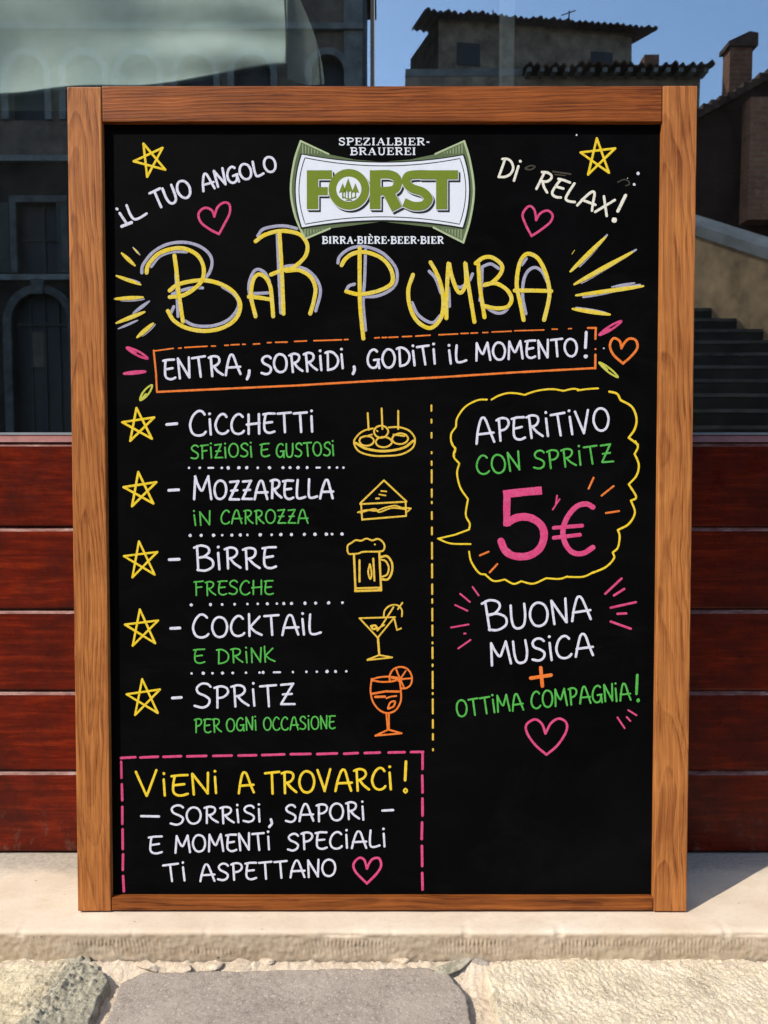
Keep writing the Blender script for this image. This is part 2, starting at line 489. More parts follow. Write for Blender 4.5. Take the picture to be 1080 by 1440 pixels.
# seam (hem) along the loose vertical edge and the thinner flap beyond it
fv, ff = [], []
for i in range(13):
    t = i / 12
    for j in range(31):
        s_ = j / 30
        py = 118 - 330 * s_
        px1 = 456 - 34 * (max(0, (118 - py)) / 118) ** 1.7 if py > 0 else 422 - (0 - py) * .18
        pa, pb = at_y(404, py * .82 + 14, YC), at_y(px1, py, YC + .015)
        p = pa.lerp(pb, t)
        fv.append((p.x - xl, p.y - YC + .012 * math.sin(t * 3.1), p.z - 2.2 ))
for i in range(12):
    for j in range(30):
        a_ = i * 31 + j
        ff.append((a_, a_ + 1, a_ + 32, a_ + 31))
m, nt, b = new_mat('sheer_cloth'); M_SHEER = m
setv(b, .9, .1, (.45, .52, .50)); b.inputs['Alpha'].default_value = .45
o = mesh_obj('loose_flap', fv, ff, M_SHEER, curt, True)
hm = MB()
for j in range(24):
    z = at_y(404, 97, YC).z + .02 * j
    hm.tube((xr - xl + .001 * math.sin(j * .9), -.021, z - 2.2 - .001), (xr - xl + .001 * math.sin(j * .9 + .9), -.021, z - 2.2 + .020), .0017, 6)
hm.build('seam', plain_mat('seam_thread', (.12, .14, .13), .9), curt)
p0, p1 = at_y(-260, 155, YC + .03), at_y(190, 150, YC + .03)
hb = MB(); hb.box(p0.x - xl, p1.x - xl, .03, .034, p0.z - 2.2, p0.z - 2.2 + .09)
hb.build('lining', M_CURTAIN_G, curt)

# ------------------------------------------------------------------ the stone step
YF = -0.046
prof = [(YW + .03, -.004), (YW + .005, -.0004)]
for i in range(1, 29): prof.append((YW + .005 + (YF + .004 - YW - .005) * i / 28, 0.0))
prof += [(YF + .0015, -.0010), (YF + .0002, -.003)]
for i in range(1, 23): prof.append((YF, -.003 - .048 * i / 22))
prof += [(YF + .004, -.058), (YF + .03, -.08)]
n = len(prof)
xs = [-2.4 + .1 * i for i in range(17)] + [-.75 + .0013 * i for i in range(1, 1154)] + [.76 + .1 * i for i in range(17)]
sv, sf = [], []
for x in xs:
    wav = mnoise.noise(Vector((x * 3, 2, 0))) * .0022 + mnoise.noise(Vector((x * 17, 2, 4))) * .0012
    chip = max(0, mnoise.noise(Vector((x * 9, 8, 0))) - .30) * .020 + max(0, mnoise.noise(Vector((x * 40, 5, 0))) - .38) * .013
    for j, (y, z) in enumerate(prof):
        nz_ = mnoise.noise(Vector((x * 22, y * 22, z * 22))) * .0005
        if j >= 27 and j <= 32:
            k_ = (j - 26) / 6
            y2, z2 = y + wav + chip * k_ * .6, z - chip * k_ * .5 + nz_
        elif j > 32:
            # comb-chiselled front: short upright strokes, broken up
            depth = -.003 - z
            band = math.exp(-((depth - .0135 - .002 * mnoise.noise(Vector((x * 6, 1, 1)))) / .0048) ** 4)
            str_ = math.sin(x * 1180 + 3.0 * mnoise.noise(Vector((x * 30, z * 60, 3))) + z * 90)
            band += .7 * math.exp(-((depth - .026 - .003 * mnoise.noise(Vector((x * 5, 4, 1)))) / .004) ** 4)
            amt = max(0, .35 + .9 * mnoise.noise(Vector((x * 11, z * 30, 9))))
            rr = mnoise.noise(Vector((x * 140, z * 160, 2))) * .0009 + mnoise.noise(Vector((x * 40, z * 60, 6))) * .0009
            y2, z2 = y + wav + chip * .6 * math.exp(-depth * 240) + str_ * .0011 * band * amt + rr + depth * .10, z
        else:
            y2, z2 = y, z + nz_
        sv.append((x, y2, z2))
for i in range(len(xs) - 1):
    for j in range(n - 1):
        a_ = i * n + j
        sf.append((a_, a_ + n, a_ + n + 1, a_ + 1))
# step material: cream top, dirt lying against the planks, front mottled and darker
m, nt, b = new_mat('step_stone_worn'); M_STEP = m
v = coords(nt)
a = noise(nt, v, 6, 6, .62); f = noise(nt, v, 150, 5, .7); g_ = noise(nt, v, 520, 3, .7)
c = ramp(nt, a, [(.3, (.46, .37, .27)), (.5, (.53, .44, .335)), (.7, (.58, .50, .40))])
c = mix(nt, ramp(nt, f, [(.25, .22), (.5, 0.0)]), c, (.36, .26, .16))
c = mix(nt, ramp(nt, g_, [(.66, 0.0), (.76, .35)]), c, (.34, .27, .2))
stn = noise(nt, v, 22, 5, .7, .8)
c = mix(nt, ramp(nt, stn, [(.58, 0.0), (.74, .28)]), c, (.44, .30, .17))
sep = N(nt, 'ShaderNodeSeparateXYZ'); nt.links.new(v, sep.inputs[0])
yn = math_(nt, 'ADD', sep.outputs['Y'], math_(nt, 'MULTIPLY', math_(nt, 'SUBTRACT', noise(nt, v, 18, 5, .65), .5), .07))
dirt = ramp(nt, yn, [(.105, 0.0), (.135, .8)])
c = mix(nt, dirt, c, mix(nt, ramp(nt, f, [(.35, 0.0), (.6, 1.0)]), (.20, .17, .135), (.32, .285, .235)))
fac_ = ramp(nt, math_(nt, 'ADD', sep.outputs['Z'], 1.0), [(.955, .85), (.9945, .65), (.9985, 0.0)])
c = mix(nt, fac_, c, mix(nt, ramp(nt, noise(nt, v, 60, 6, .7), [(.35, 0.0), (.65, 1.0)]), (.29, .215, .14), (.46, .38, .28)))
sp = noise(nt, v, 70, 2, .5)
c = mix(nt, ramp(nt, sp, [(.735, 0.0), (.755, .7)]), c, (.12, .09, .065))
blo = noise(nt, coords(nt, scale=(1, 2.2, 1)), 13, 6, .7)
c = mix(nt, ramp(nt, blo, [(.50, 0.0), (.68, .35)]), c, (.40, .31, .21))
crk = noise(nt, coords(nt, scale=(1, 1.7, 1)), 4.5, 7, .75, .6)
c = mix(nt, ramp(nt, math_(nt, 'ABSOLUTE', math_(nt, 'SUBTRACT', crk, .5)), [(.0, .35), (.006, 0.0)]), c, (.40, .32, .25))
nt.links.new(c, b.inputs['Base Color']); setv(b, .85, .25)
bump(nt, b, math_(nt, 'ADD', f, math_(nt, 'MULTIPLY', g_, .5)), .35, .0013)
mesh_obj('stone_step', sv, sf, M_STEP, None, True, label='cream stone step with chiselled front edge that the framed board stands on', cat='step')

# ------------------------------------------------------------------ paving stones in front of the step
def poly_dist(x, y, poly):
    """signed distance, positive inside"""
    ins = False; best = 1e9
    for i in range(len(poly)):
        x0, y0 = poly[i]; x1, y1 = poly[(i + 1) % len(poly)]
        if (y0 > y) != (y1 > y) and x < (x1 - x0) * (y - y0) / (y1 - y0) + x0: ins = not ins
        dx, dy = x1 - x0, y1 - y0
        t = max(0, min(1, ((x - x0) * dx + (y - y0) * dy) / (dx * dx + dy * dy)))
        d = math.hypot(x - x0 - t * dx, y - y0 - t * dy)
        best = min(best, d)
    return best if ins else -best

def stone(name, poly, ztop, edge, hfun, mat, res=.003, wob=.004, dead=.02, **k):
    xs_ = [p[0] for p in poly]; ys_ = [p[1] for p in poly]
    x0, x1, y0, y1 = min(xs_) - .02, max(xs_) + .02, min(ys_) - .02, max(ys_) + .02
    nx, ny = int((x1 - x0) / res) + 1, int((y1 - y0) / res) + 1
    cx, cy = sum(xs_) / len(xs_), sum(ys_) / len(ys_)
    vs_, fs_, idx = [], [], {}
    for i in range(nx + 1):
        for j in range(ny + 1):
            x, y = x0 + i * res, y0 + j * res
            d = poly_dist(x, y, poly) + mnoise.noise(Vector((x * 26, y * 26, ztop * 99))) * wob + mnoise.noise(Vector((x * 80, y * 80, 4))) * wob * .4
            if d < -.006: continue
            t = max(0, min(1, (d + .003) / edge))
            h = t * t * (3 - 2 * t)
            z = (ztop + hfun(x, y)) * h + (GZ - .012) * (1 - h)
            idx[i, j] = len(vs_)
            vs_.append((x - cx, y - cy, z - GZ))
    for i in range(nx):
        for j in range(ny):
            q = [(i, j), (i + 1, j), (i + 1, j + 1), (i, j + 1)]
            if all(p in idx for p in q): fs_.append(tuple(idx[p] for p in q))
    o = mesh_obj(name, vs_, fs_, mat, None, True, **k)
    o.location = (cx, cy, GZ)
    return o

def gp(px, py, z=-.045):
    p = at_z(px, py, z); return (p.x, p.y)

def fr(x, y, s, seed, octs=4, g=.55):
    t = 0; a = 1
    for _ in range(octs):
        t += mnoise.noise(Vector((x * s, y * s, seed))) * a; s *= 2.05; a *= g
    return t

def h_left(x, y):
    n1 = fr(x, y, 16, 3); n2 = fr(x * 1.0, y * 1.6, 55, 8, 4, .65)
    lump = max(0, 1 - abs((x + .405 - .15 * (y + .11)) / .055))       # the grey broken ridge at its right end
    pit = max(0, fr(x, y, 130, 77, 2) - .25)
    return .004 * n1 + .0020 * n2 - .005 * pit + lump * (.010 * abs(fr(x, y, 70, 15, 3, .6)) + .003)
def h_mid(x, y):
    pit = max(0, fr(x, y, 150, 21, 2) - .50)
    return .0016 * fr(x, y, 9, 5, 3) + .0005 * fr(x, y, 190, 2, 3) - .0035 * pit
def h_right(x, y):
    u, w = x * .94 + y * .34, -x * .34 + y * .94
    pick = mnoise.noise(Vector((u * 210, w * 70, 3))) + .9 * mnoise.noise(Vector((u * 420, w * 170, 9)))
    return .0045 * fr(x, y, 10, 12, 3) + .0017 * pick + .0013 * fr(x, y, 60, 7, 4) - .009 * max(0, fr(x, y, 190, 19, 1) - .42)

poly_l = [gp(-420, 1352), gp(-150, 1341), gp(0, 1339), gp(85, 1336), gp(128, 1340), gp(142, 1362), gp(158, 1380), gp(146, 1408), gp(128, 1445), gp(80, 1760), gp(-420, 1760)]
poly_m = [gp(166, 1384), gp(200, 1370), gp(290, 1366), gp(420, 1364), gp(520, 1362), gp(600, 1362), gp(632, 1370), gp(655, 1400), gp(668, 1450), gp(690, 1760), gp(100, 1760), gp(146, 1440)]
poly_r = [gp(676, 1372), gp(702, 1352), gp(770, 1340), gp(860, 1338), gp(960, 1336), gp(1030, 1346), gp(1120, 1360), gp(1400, 1362), gp(1400, 1760), gp(712, 1760), gp(692, 1440)]
GRP = 'paving stones below the step'
stone('paving_stone', poly_l, -.042, .010, h_left, M_ROUGH_G, .0017, .006, label='rough yellowish paving stone with a broken grey ridge, left below the step', cat='paving stone', group=GRP)
stone('paving_stone', poly_m, -.0435, .0045, h_mid, M_SLAB, .0018, .0035, label='smooth grey paving slab in the middle between two rough stones', cat='paving stone', group=GRP)
stone('paving_stone', poly_r, -.0405, .012, h_right, M_ROUGH, .0015, .005, label='rough pale yellow bush-hammered paving stone, right below the step', cat='paving stone', group=GRP)
# mortar bed filling the joints
mv, mf = [], []
res = .0025
nx, ny = int(1.6 / res), 58
for i in range(nx + 1):
    for j in range(ny + 1):
        x, y = -.8 + i * res, -.19 + j * res
        mv.append((x, y, GZ + .0255 + .0150 * math.exp(-((y + .050) / .017) ** 2) + .0022 * fr(x, y, 38, 31, 3, .6) + .0016 * fr(x, y, 170, 3, 3, .7) + .0035 * max(0, fr(x, y, 120, 13, 2))))
for i in range(nx):
    for j in range(ny):
        a_ = i * (ny + 1) + j
        mf.append((a_, a_ + ny + 1, a_ + ny + 2, a_ + 1))
mesh_obj('mortar_joint', mv, mf, M_MORTAR, None, True, kind='structure')
# broken bits of stone lying in the joint
chips = [(108, 1337, 30, 13, 'g', 'grey knobbly stone lump at the right end of the left paving stone'),
         (213, 1355, 36, 15, 'y', 'pale oval stone bit in the joint above the left end of the grey slab'),
         (255, 1361, 28, 11, 'y', 'small cream stone bit just right of the pale oval one in the joint'),
         (300, 1357, 26, 12, 'y', 'little cream stone bit in the joint above the grey slab centre left'),
         (345, 1356, 34, 13, 'y', 'whitish stone bit in the joint under the middle of the board'),
         (375, 1350, 24, 14, 'y', 'upright cream stone bit in the joint right of the whitish one'),
         (640, 1356, 60, 16, 'g', 'grey angular stone wedge above the right end of the grey slab'),
         (676, 1346, 26, 20, 's', 'dark grey stone splinter in the gap left of the yellow stone'),
         (745, 1342, 24, 12, 'g', 'grey stone bit pressed against the step above the yellow stone left end'),
         (790, 1337, 30, 11, 's', 'bluish grey stone bit in the joint above the middle of the yellow stone'),
         (700, 1338, 34, 12, 'y', 'cream stone bit between the dark splinter and the step'),
         (560, 1352, 26, 9, 'y', 'small flat cream stone bit in the joint above the slab right half')]
for i, (px, py, wpx, hpx, kk, lab) in enumerate(chips):
    p = at_z(px, py + hpx * .3, -.045)
    bm = bmesh.new()
    rx, ry, rz = wpx / 1000 * .66, hpx / 1000 * .95, .0062
    rnd = random.Random(40 + i)
    for q in range(15):                                            # a split, angular fragment
        d_ = Vector((rnd.gauss(0, 1), rnd.gauss(0, 1), rnd.gauss(0, 1))).normalized()
        r_ = rnd.uniform(.8, 1.1)
        bm.verts.new((d_.x * rx * r_, d_.y * ry * r_, max(-.6, min(.75, d_.z)) * rz * r_))
    bmesh.ops.convex_hull(bm, input=list(bm.verts))
    bmesh.ops.delete(bm, geom=[v_ for v_ in bm.verts if not v_.link_faces], context='VERTS')
    bmesh.ops.bevel(bm, geom=list(bm.edges), offset=.0007, segments=2, affect='EDGES')
    bmesh.ops.subdivide_edges(bm, edges=list(bm.edges), cuts=2, use_grid_fill=True)
    bmesh.ops.triangulate(bm, faces=list(bm.faces))
    for v_ in bm.verts:
        nn = v_.co.copy()
        v_.co += nn.normalized() * (.0007 * mnoise.noise(nn * 160 + Vector((i, 5, 0))) + .0004 * mnoise.noise(nn * 420 + Vector((i, 9, 0))))
    me = bpy.data.meshes.new('stone_chip'); bm.to_mesh(me); bm.free()
    me.materials.append({'y': M_MORTAR, 'g': M_ROUGH_G, 's': M_SLAB}[kk])
    o = bpy.data.objects.new('stone_chip', me); COL.objects.link(o)
    o.location = (p.x, p.y, -.0425); o.rotation_euler = (random.uniform(-.15, .15), random.uniform(-.2, .2), random.uniform(-.4, .4))
    prop(o, lab, 'stone bit', 'stone bits in the joint below the step')

# ------------------------------------------------------------------ the board
BX = -.0005
board = empty('menu_board', (BX, 0, 0), (-LEAN, 0, 0), label='wooden framed black menu board with colourful chalk writing, standing on the stone step', cat='menu board')
HB, WB, SW, TR, BR, TH, REC = 1.135, .850, .0462, .0468, .0215, .034, .0105
hw = WB / 2
MB().box(-hw, -hw + SW, 0, TH, .0026, HB - .001).build('frame_stile', M_STILE_L, board, bevel=.0016, label='left upright of the frame with arched grain')
MB().box(hw - SW, hw, 0, TH, .0022, HB + .0004).build('frame_stile', M_STILE_R, board, bevel=.0016, label='right upright of the frame with straight pale grain')
MB().box(-hw + SW + .0006, hw - SW - .0008, .0012, TH - .002, HB - TR, HB + .0006).build('frame_rail', M_RAIL_T, board, bevel=.0014, label='darker top bar of the frame')
MB().box(-hw + SW + .0006, hw - SW - .0006, .0012, TH - .002, .0032, BR).build('frame_rail', M_RAIL_B, board, bevel=.0012, label='thin darker bottom bar of the frame')
MB().box(-hw + SW - .006, hw - SW + .006, REC, REC + .006, BR - .006, HB - TR + .008).build('writing_panel', M_PANEL, board)
for x_ in (-hw + SW / 2, hw - SW / 2):
    MB().box(x_ - .016, x_ + .016, .005, TH - .005, -.0006, .003).build('foot', M_DARKFRAME, board)  # unseen pads, added to lift the frame and leave a thin contact shadow
# rear prop that keeps it standing
for sx in (-1, 1):
    x = sx * .33
    lg = MB().prism([(x - .014, TH, HB - .10), (x + .014, TH, HB - .10), (x + .014, TH + .016, HB - .10), (x - .014, TH + .016, HB - .10)], (0, .072, -(HB - .10) - .002))
    lg.build('rear_leg', M_RAIL_B, board)

Rinv = Matrix.Rotation(LEAN, 3, 'X')
camL = Rinv @ (CAM - Vector((BX, 0, 0)))
def on_panel(px, py, depth=REC):
    d = Rinv @ ray(px, py)
    t = (depth - camL.y) / d.y
    p = camL + d * t
    return p.x, p.z
PXM = 1 / 1012.0                       # metres on the panel per photo pixel

def catmull(pts, closed=False, step=2.0):
    P = [Vector((p[0], p[1])) for p in pts]
    if len(P) < 3: return linear(pts, step)
    n = len(P); out = []
    segs = n if closed else n - 1
    for i in range(segs):
        p1, p2 = P[i], P[(i + 1) % n]
        p0 = P[i - 1] if (i > 0 or closed) else p1 * 2 - p2
        p3 = P[(i + 2) % n] if (i + 2 < n or closed) else p2 * 2 - p1
        k = max(2, int((p2 - p1).length / step))
        for j in range(k):
            t = j / k
            out.append(.5 * ((2 * p1) + (p2 - p0) * t + (2 * p0 - 5 * p1 + 4 * p2 - p3) * t * t + (3 * p1 - p0 - 3 * p2 + p3) * t ** 3))
    out.append(P[0].copy() if closed else P[-1])
    return out

def linear(pts, step=4.0):
    P = [Vector((p[0], p[1])) for p in pts]; out = []
    for a_, b_ in zip(P, P[1:]):
        k = max(1, int((b_ - a_).length / step))
        for j in range(k): out.append(a_.lerp(b_, j / k))
    out.append(P[-1])
    return out

class Ink:
    """strokes of a paint marker on the panel, in photo pixels, each with a low domed section"""
    layer = 0
    def __init__(s, base=0.0002): s.v, s.f, s.base, s.marks = [], [], base, []
    def ribbon(s, pts, w, caps=True, closed=False, rough=.09, flat=False, taper=None, lift=0.0):
        # drop doubled points
        P = [pts[0]]
        for p in pts[1:]:
            if (p - P[-1]).length > .25: P.append(p)
        if len(P) < 2: return
        s.marks.append((len(s.v), len(s.f)))
        Ink.layer += 1
        z0 = s.base + lift + (Ink.layer % 17) * 0.000011
        h = 0.00004 if flat else 0.00013
        n = len(P); rows = []
        sd = random.random() * 100
        for i, p in enumerate(P):
            if closed: t = P[(i + 1) % n] - P[i - 1] if (P[0] - P[-1]).length > .6 else (P[1] - P[-2] if i in (0, n - 1) else P[i + 1] - P[i - 1])
            else: t = P[min(n - 1, i + 1)] - P[max(0, i - 1)]
            if t.length < 1e-6: t = Vector((1, 0))
            t.normalize(); nn = Vector((-t.y, t.x))
            hwid = w / 2 * (1 + rough * (mnoise.noise(Vector((i * .21, sd, 0))) + .6 * mnoise.noise(Vector((i * .8, sd, 3)))))
            if taper: hwid *= taper(i / (n - 1))
            rows.append((p + nn * hwid, p, p - nn * hwid, t, hwid))
        b = len(s.v)
        def put(q, dz):
            x, z = on_panel(q.x, q.y); s.v.append((x, REC - z0 - dz, z))
        for L_, c_, R_, t, hh in rows:
            put(L_, 0); put(c_, h); put(R_, 0)
        for i in range(n - 1):
            a_ = b + i * 3
            s.f += [(a_, a_ + 1, a_ + 4, a_ + 3), (a_ + 1, a_ + 2, a_ + 5, a_ + 4)]
        if caps and not closed:
            for end, sg in ((0, -1), (n - 1, 1)):
                L_, c_, R_, t, hh = rows[end]
                cb = len(s.v); K = 5
                nn = Vector((-t.y, t.x))
                for k in range(1, K):
                    a_ = math.pi * k / K
                    put(c_ + nn * hh * math.cos(a_) + t * sg * hh * math.sin(a_), 0)
                ring = [b + end * 3] + [cb + k for k in range(K - 1)] + [b + end * 3 + 2]
                for k in range(len(ring) - 1): s.f.append((b + end * 3 + 1, ring[k], ring[k + 1]))
    def curve(s, pts, w, closed=False, **k): s.ribbon(catmull(pts, closed), w, closed=closed, **k)
    def line(s, pts, w, **k): s.ribbon(linear(pts), w, **k)
    def dot(s, x, y, r):
        s.marks.append((len(s.v), len(s.f)))
        b = len(s.v); K = 12
        Ink.layer += 1
        z0 = s.base + (Ink.layer % 17) * 0.000011
        def put(qx, qy, dz):
            X, Z = on_panel(qx, qy); s.v.append((X, REC - z0 - dz, Z))
        put(x, y, .00015)
        rr = [r * random.uniform(.86, 1.12) for _ in range(K)]
        for k in range(K): put(x + rr[k] * math.cos(2 * math.pi * k / K), y + rr[k] * math.sin(2 * math.pi * k / K), 0)
        for k in range(K): s.f.append((b, b + 1 + k, b + 1 + (k + 1) % K))
    def poly(s, pts, lift=0.0, th=.0001):
        s.marks.append((len(s.v), len(s.f))); s.isflat = True
        Ink.layer += 1
        b = len(s.v); n = len(pts)
        for d in (th, -.00005):
            for (x, y) in pts:
                X, Z = on_panel(x, y); s.v.append((X, REC - s.base - lift - d, Z))
        s.f.append(tuple(b + i for i in range(n)))
        for i in range(n): s.f.append((b + i, b + n + i, b + n + (i + 1) % n, b + (i + 1) % n))
    def build(s, name, mat, parent=None, label=None):
        smooth = not getattr(s, 'isflat', False)
        m_ = s.marks + [(len(s.v), len(s.f))]
        st = [(m_[i][0], m_[i + 1][0], m_[i][1], m_[i + 1][1]) for i in range(len(s.marks))]
        bx = []
        for a_, b_, _, _ in st:
            xs_ = [p[0] for p in s.v[a_:b_]]; zs_ = [p[2] for p in s.v[a_:b_]]
            bx.append((min(xs_), max(xs_), min(zs_), max(zs_)))
        par = list(range(len(st)))
        def root(i):
            while par[i] != i: i = par[i]
            return i
        sz = [max(q[1] - q[0], q[3] - q[2]) for q in bx]
        for i in range(len(st)):
            for j in range(i):
                A_, B_ = bx[i], bx[j]
                gap_ = math.hypot(max(0, A_[0] - B_[1], B_[0] - A_[1]), max(0, A_[2] - B_[3], B_[2] - A_[3]))
                if gap_ <= max(.019, .48 * max(sz[i], sz[j])): par[root(i)] = root(j)
        groups = {}
        for i in range(len(st)): groups.setdefault(root(i), []).append(i)
        for g_ in groups.values():
            vv_, ff_ = [], []
            for i in sorted(g_):
                a_, b_, fa, fb = st[i]; off = len(vv_) - a_
                vv_ += s.v[a_:b_]; ff_ += [tuple(q + off for q in f_) for f_ in s.f[fa:fb]]
            o = mesh_obj(name, vv_, ff_, mat, parent or board, smooth, label=label if len(groups) == 1 else None)
        return o

# hand alphabet: strokes in a unit box, y up
G = {
 'A': (.70, [('C', [(0, 0), (.11, .5), (.26, .93), (.36, 1.0), (.45, .9), (.58, .42), (.70, 0)]), ('L', [(.06, .36), (.72, .37)])]),
 'B': (.64, [('L', [(.10, .98), (.12, .02)]), ('C', [(0, .92), (.22, 1), (.46, .92), (.5, .74), (.34, .57), (.14, .52)]), ('C', [(.14, .53), (.4, .54), (.62, .38), (.6, .14), (.36, 0), (.10, .05)])]),
 'C': (.58, [('C', [(.55, .86), (.46, .98), (.30, 1), (.11, .8), (0, .45), (.08, .12), (.28, 0), (.48, .05), (.58, .15)])]),
 'D': (.64, [('L', [(.13, .98), (.11, .02)]), ('C', [(0, .95), (.2, 1), (.45, .9), (.64, .6), (.6, .26), (.4, .06), (.10, 0)])]),
 'E': (.52, [('C', [(.12, .97), (.06, .6), (.05, .2), (.15, .04), (.33, 0), (.52, .07)]), ('L', [(0, .95), (.25, .99), (.54, .98)]), ('L', [(.06, .51), (.42, .55)])]),
 'F': (.50, [('L', [(.11, .97), (.10, 0)]), ('L', [(0, .95), (.55, 1)]), ('L', [(.10, .54), (.44, .58)])]),
 'G': (.62, [('C', [(.55, .88), (.42, 1), (.2, .92), (.03, .6), (.02, .25), (.2, .02), (.42, .04), (.54, .22), (.57, .44)]), ('L', [(.34, .43), (.62, .45)]), ('L', [(.57, .43), (.60, -.02)])]),
 'H': (.58, [('L', [(.05, 1), (.05, 0)]), ('L', [(.54, 1), (.55, 0)]), ('L', [(-.03, .48), (.58, .54)])]),
 'I': (.14, [('L', [(.05, .78), (.07, 0)]), ('D', [(.06, 1.06)])]),
 'K': (.55, [('L', [(.05, 1.1), (.05, 0)]), ('L', [(.50, .95), (.08, .45)]), ('C', [(.08, .46), (.3, .2), (.58, .04)])]),
 'L': (.50, [('C', [(.08, 1), (.03, .45), (.04, .1), (.12, .01), (.28, .01), (.50, .08)])]),
 'M': (.78, [('L', [(0, 0), (.07, 1)]), ('C', [(.07, 1), (.2, .62), (.36, .36), (.5, .64), (.66, 1)]), ('L', [(.66, 1), (.77, 0)])]),
 'N': (.55, [('L', [(.04, 0), (.02, 1)]), ('L', [(.02, 1), (.5, .02)]), ('L', [(.5, .02), (.55, 1.02)])]),
 'O': (.66, [('O', [(.30, 1), (.08, .82), (0, .45), (.12, .1), (.34, 0), (.56, .14), (.66, .52), (.56, .88)])]),
 'P': (.52, [('L', [(.11, .98), (.11, 0)]), ('C', [(0, .93), (.25, 1), (.48, .92), (.52, .7), (.36, .5), (.12, .45)])]),
 'R': (.60, [('L', [(.11, .98), (.11, 0)]), ('C', [(0, .93), (.25, 1), (.47, .92), (.5, .72), (.36, .54), (.12, .47)]), ('C', [(.22, .48), (.38, .24), (.62, .03)])]),
 'S': (.52, [('C', [(.52, .86), (.42, .98), (.22, .98), (.07, .82), (.13, .62), (.35, .48), (.5, .32), (.45, .1), (.25, 0), (.0, .08)])]),
 'T': (.60, [('L', [(0, .96), (.62, 1)]), ('L', [(.29, .98), (.33, 0)])]),
 'U': (.54, [('C', [(.02, 1), (0, .42), (.08, .08), (.26, 0), (.44, .12), (.52, .5), (.52, 1)])]),
 'V': (.58, [('L', [(0, 1), (.27, .01)]), ('L', [(.27, .01), (.58, 1.02)])]),
 'X': (.55, [('L', [(.02, .98), (.55, .02)]), ('L', [(.55, 1), (0, 0)])]),
 'Z': (.54, [('L', [(.04, .96), (.50, 1)]), ('L', [(.50, 1), (.03, .03)]), ('L', [(.03, .03), (.56, .02)]), ('L', [(.10, .50), (.44, .52)])]),
}
def word(ink, text, x0, y0, x1, y1, h, w, first=1.0, h1=None, gap=.17, slant=0.0, jit=.03):
    """write a word so that its baseline runs from (x0,y0) to (x1,y1); h cap height, first = size of the initial"""
    h1 = h1 or h
    w = w * (.71 if h > 21 else .64)
    ws = [G[c][0] * (first if i == 0 else 1) for i, c in enumerate(text)]
    total = sum(ws) + gap * (len(text) - 1)
    A, B = Vector((x0, y0)), Vector((x1, y1))
    ex = (B - A) / total; L_ = (B - A).length
    un = (B - A).normalized(); ey0 = Vector((un.y, -un.x))
    cur = 0
    for i, c in enumerate(text):
        k = cur / total
        hh = (h + (h1 - h) * k) * (first if i == 0 else 1)
        sx = (first if i == 0 else 1)
        rot = random.uniform(-jit, jit)
        dy = random.uniform(-.03, .03) * hh
        def tf(p, hh=hh, sx=sx, cur=cur, dy=dy, rot=rot):
            return A + ex * (cur + p[0] * sx) + (ey0 + un * (slant + rot)) * (p[1] * hh + dy)
        for kind, pts in G[c][1]:
            q = [tf((p[0] + random.uniform(-.008, .008), p[1] + random.uniform(-.008, .008))) for p in pts]
            if kind == 'C': ink.curve(q, w)
            elif kind == 'L': ink.line(q, w)
            elif kind == 'O': ink.curve(q, w, closed=True)
            elif kind == 'D': ink.dot(q[0].x, q[0].y, w * .62)
        cur += ws[i] + gap

def zc(ox, oy, s):
    return lambda pts: [(ox + p[0] / s, oy + p[1] / s) for p in pts]
Z1 = zc(150, 180, 4); Z2 = zc(400, 180, 3.857); Z3 = zc(660, 180, 4); Z4 = zc(400, 340, 3.857); Z5 = zc(150, 450, 4)
Z6 = zc(400, 450, 4.5); Z7 = zc(620, 440, 3.484); Z8 = zc(600, 620, 3.2727)
Y1 = zc(150, 740, 4); Y2 = zc(400, 740, 4.5); Y3 = zc(620, 800, 3.484); Y4 = zc(150, 1030, 4.32); Y5 = zc(380, 1030, 4.154)

def text_line(words, mat, label, extra=None, name='lettering'):
    k = Ink()
    for wd in words:
        args, kw = (wd, {}) if not isinstance(wd[-1], dict) else (wd[:-1], wd[-1])
        word(k, *args, **kw)
    if extra: extra(k)
    return k.build(name, mat, label=label)

# ---- stars
def star(z, top, ur, lr, ll, l, w=3.6, label=None, mat=None):
    k = Ink()
    P = z([top, lr, l, ur, ll, top])
    for a_, b_ in zip(P, P[1:]): k.line([a_, b_], w * .88)
    k.build('star', mat or M_YELLOW, label=label)
star(Z1, (207, 88), (315, 112), (330, 235), (228, 275), (152, 188), label='yellow star at the upper left')
star(Z3, (717, 58), (820, 115), (785, 252), (668, 262), (625, 138), label='yellow star at the upper right')
star(Z5, (168, 495), (268, 548), (255, 668), (133, 680), (88, 575), label='yellow star before Cicchetti')
star(Z5, (178, 855), (280, 912), (263, 1032), (143, 1048), (95, 940), label='yellow star before Mozzarella')
star(Y1, (182, 85), (285, 145), (270, 272), (145, 288), (97, 168), label='yellow star before Birre', w=3.3)
star(Y1, (187, 468), (290, 530), (273, 658), (147, 672), (103, 553), label='yellow star before Cocktail', w=3.3)
star(Y1, (200, 860), (300, 918), (288, 1050), (160, 1062), (112, 945), label='yellow star before Spritz', w=3.3)

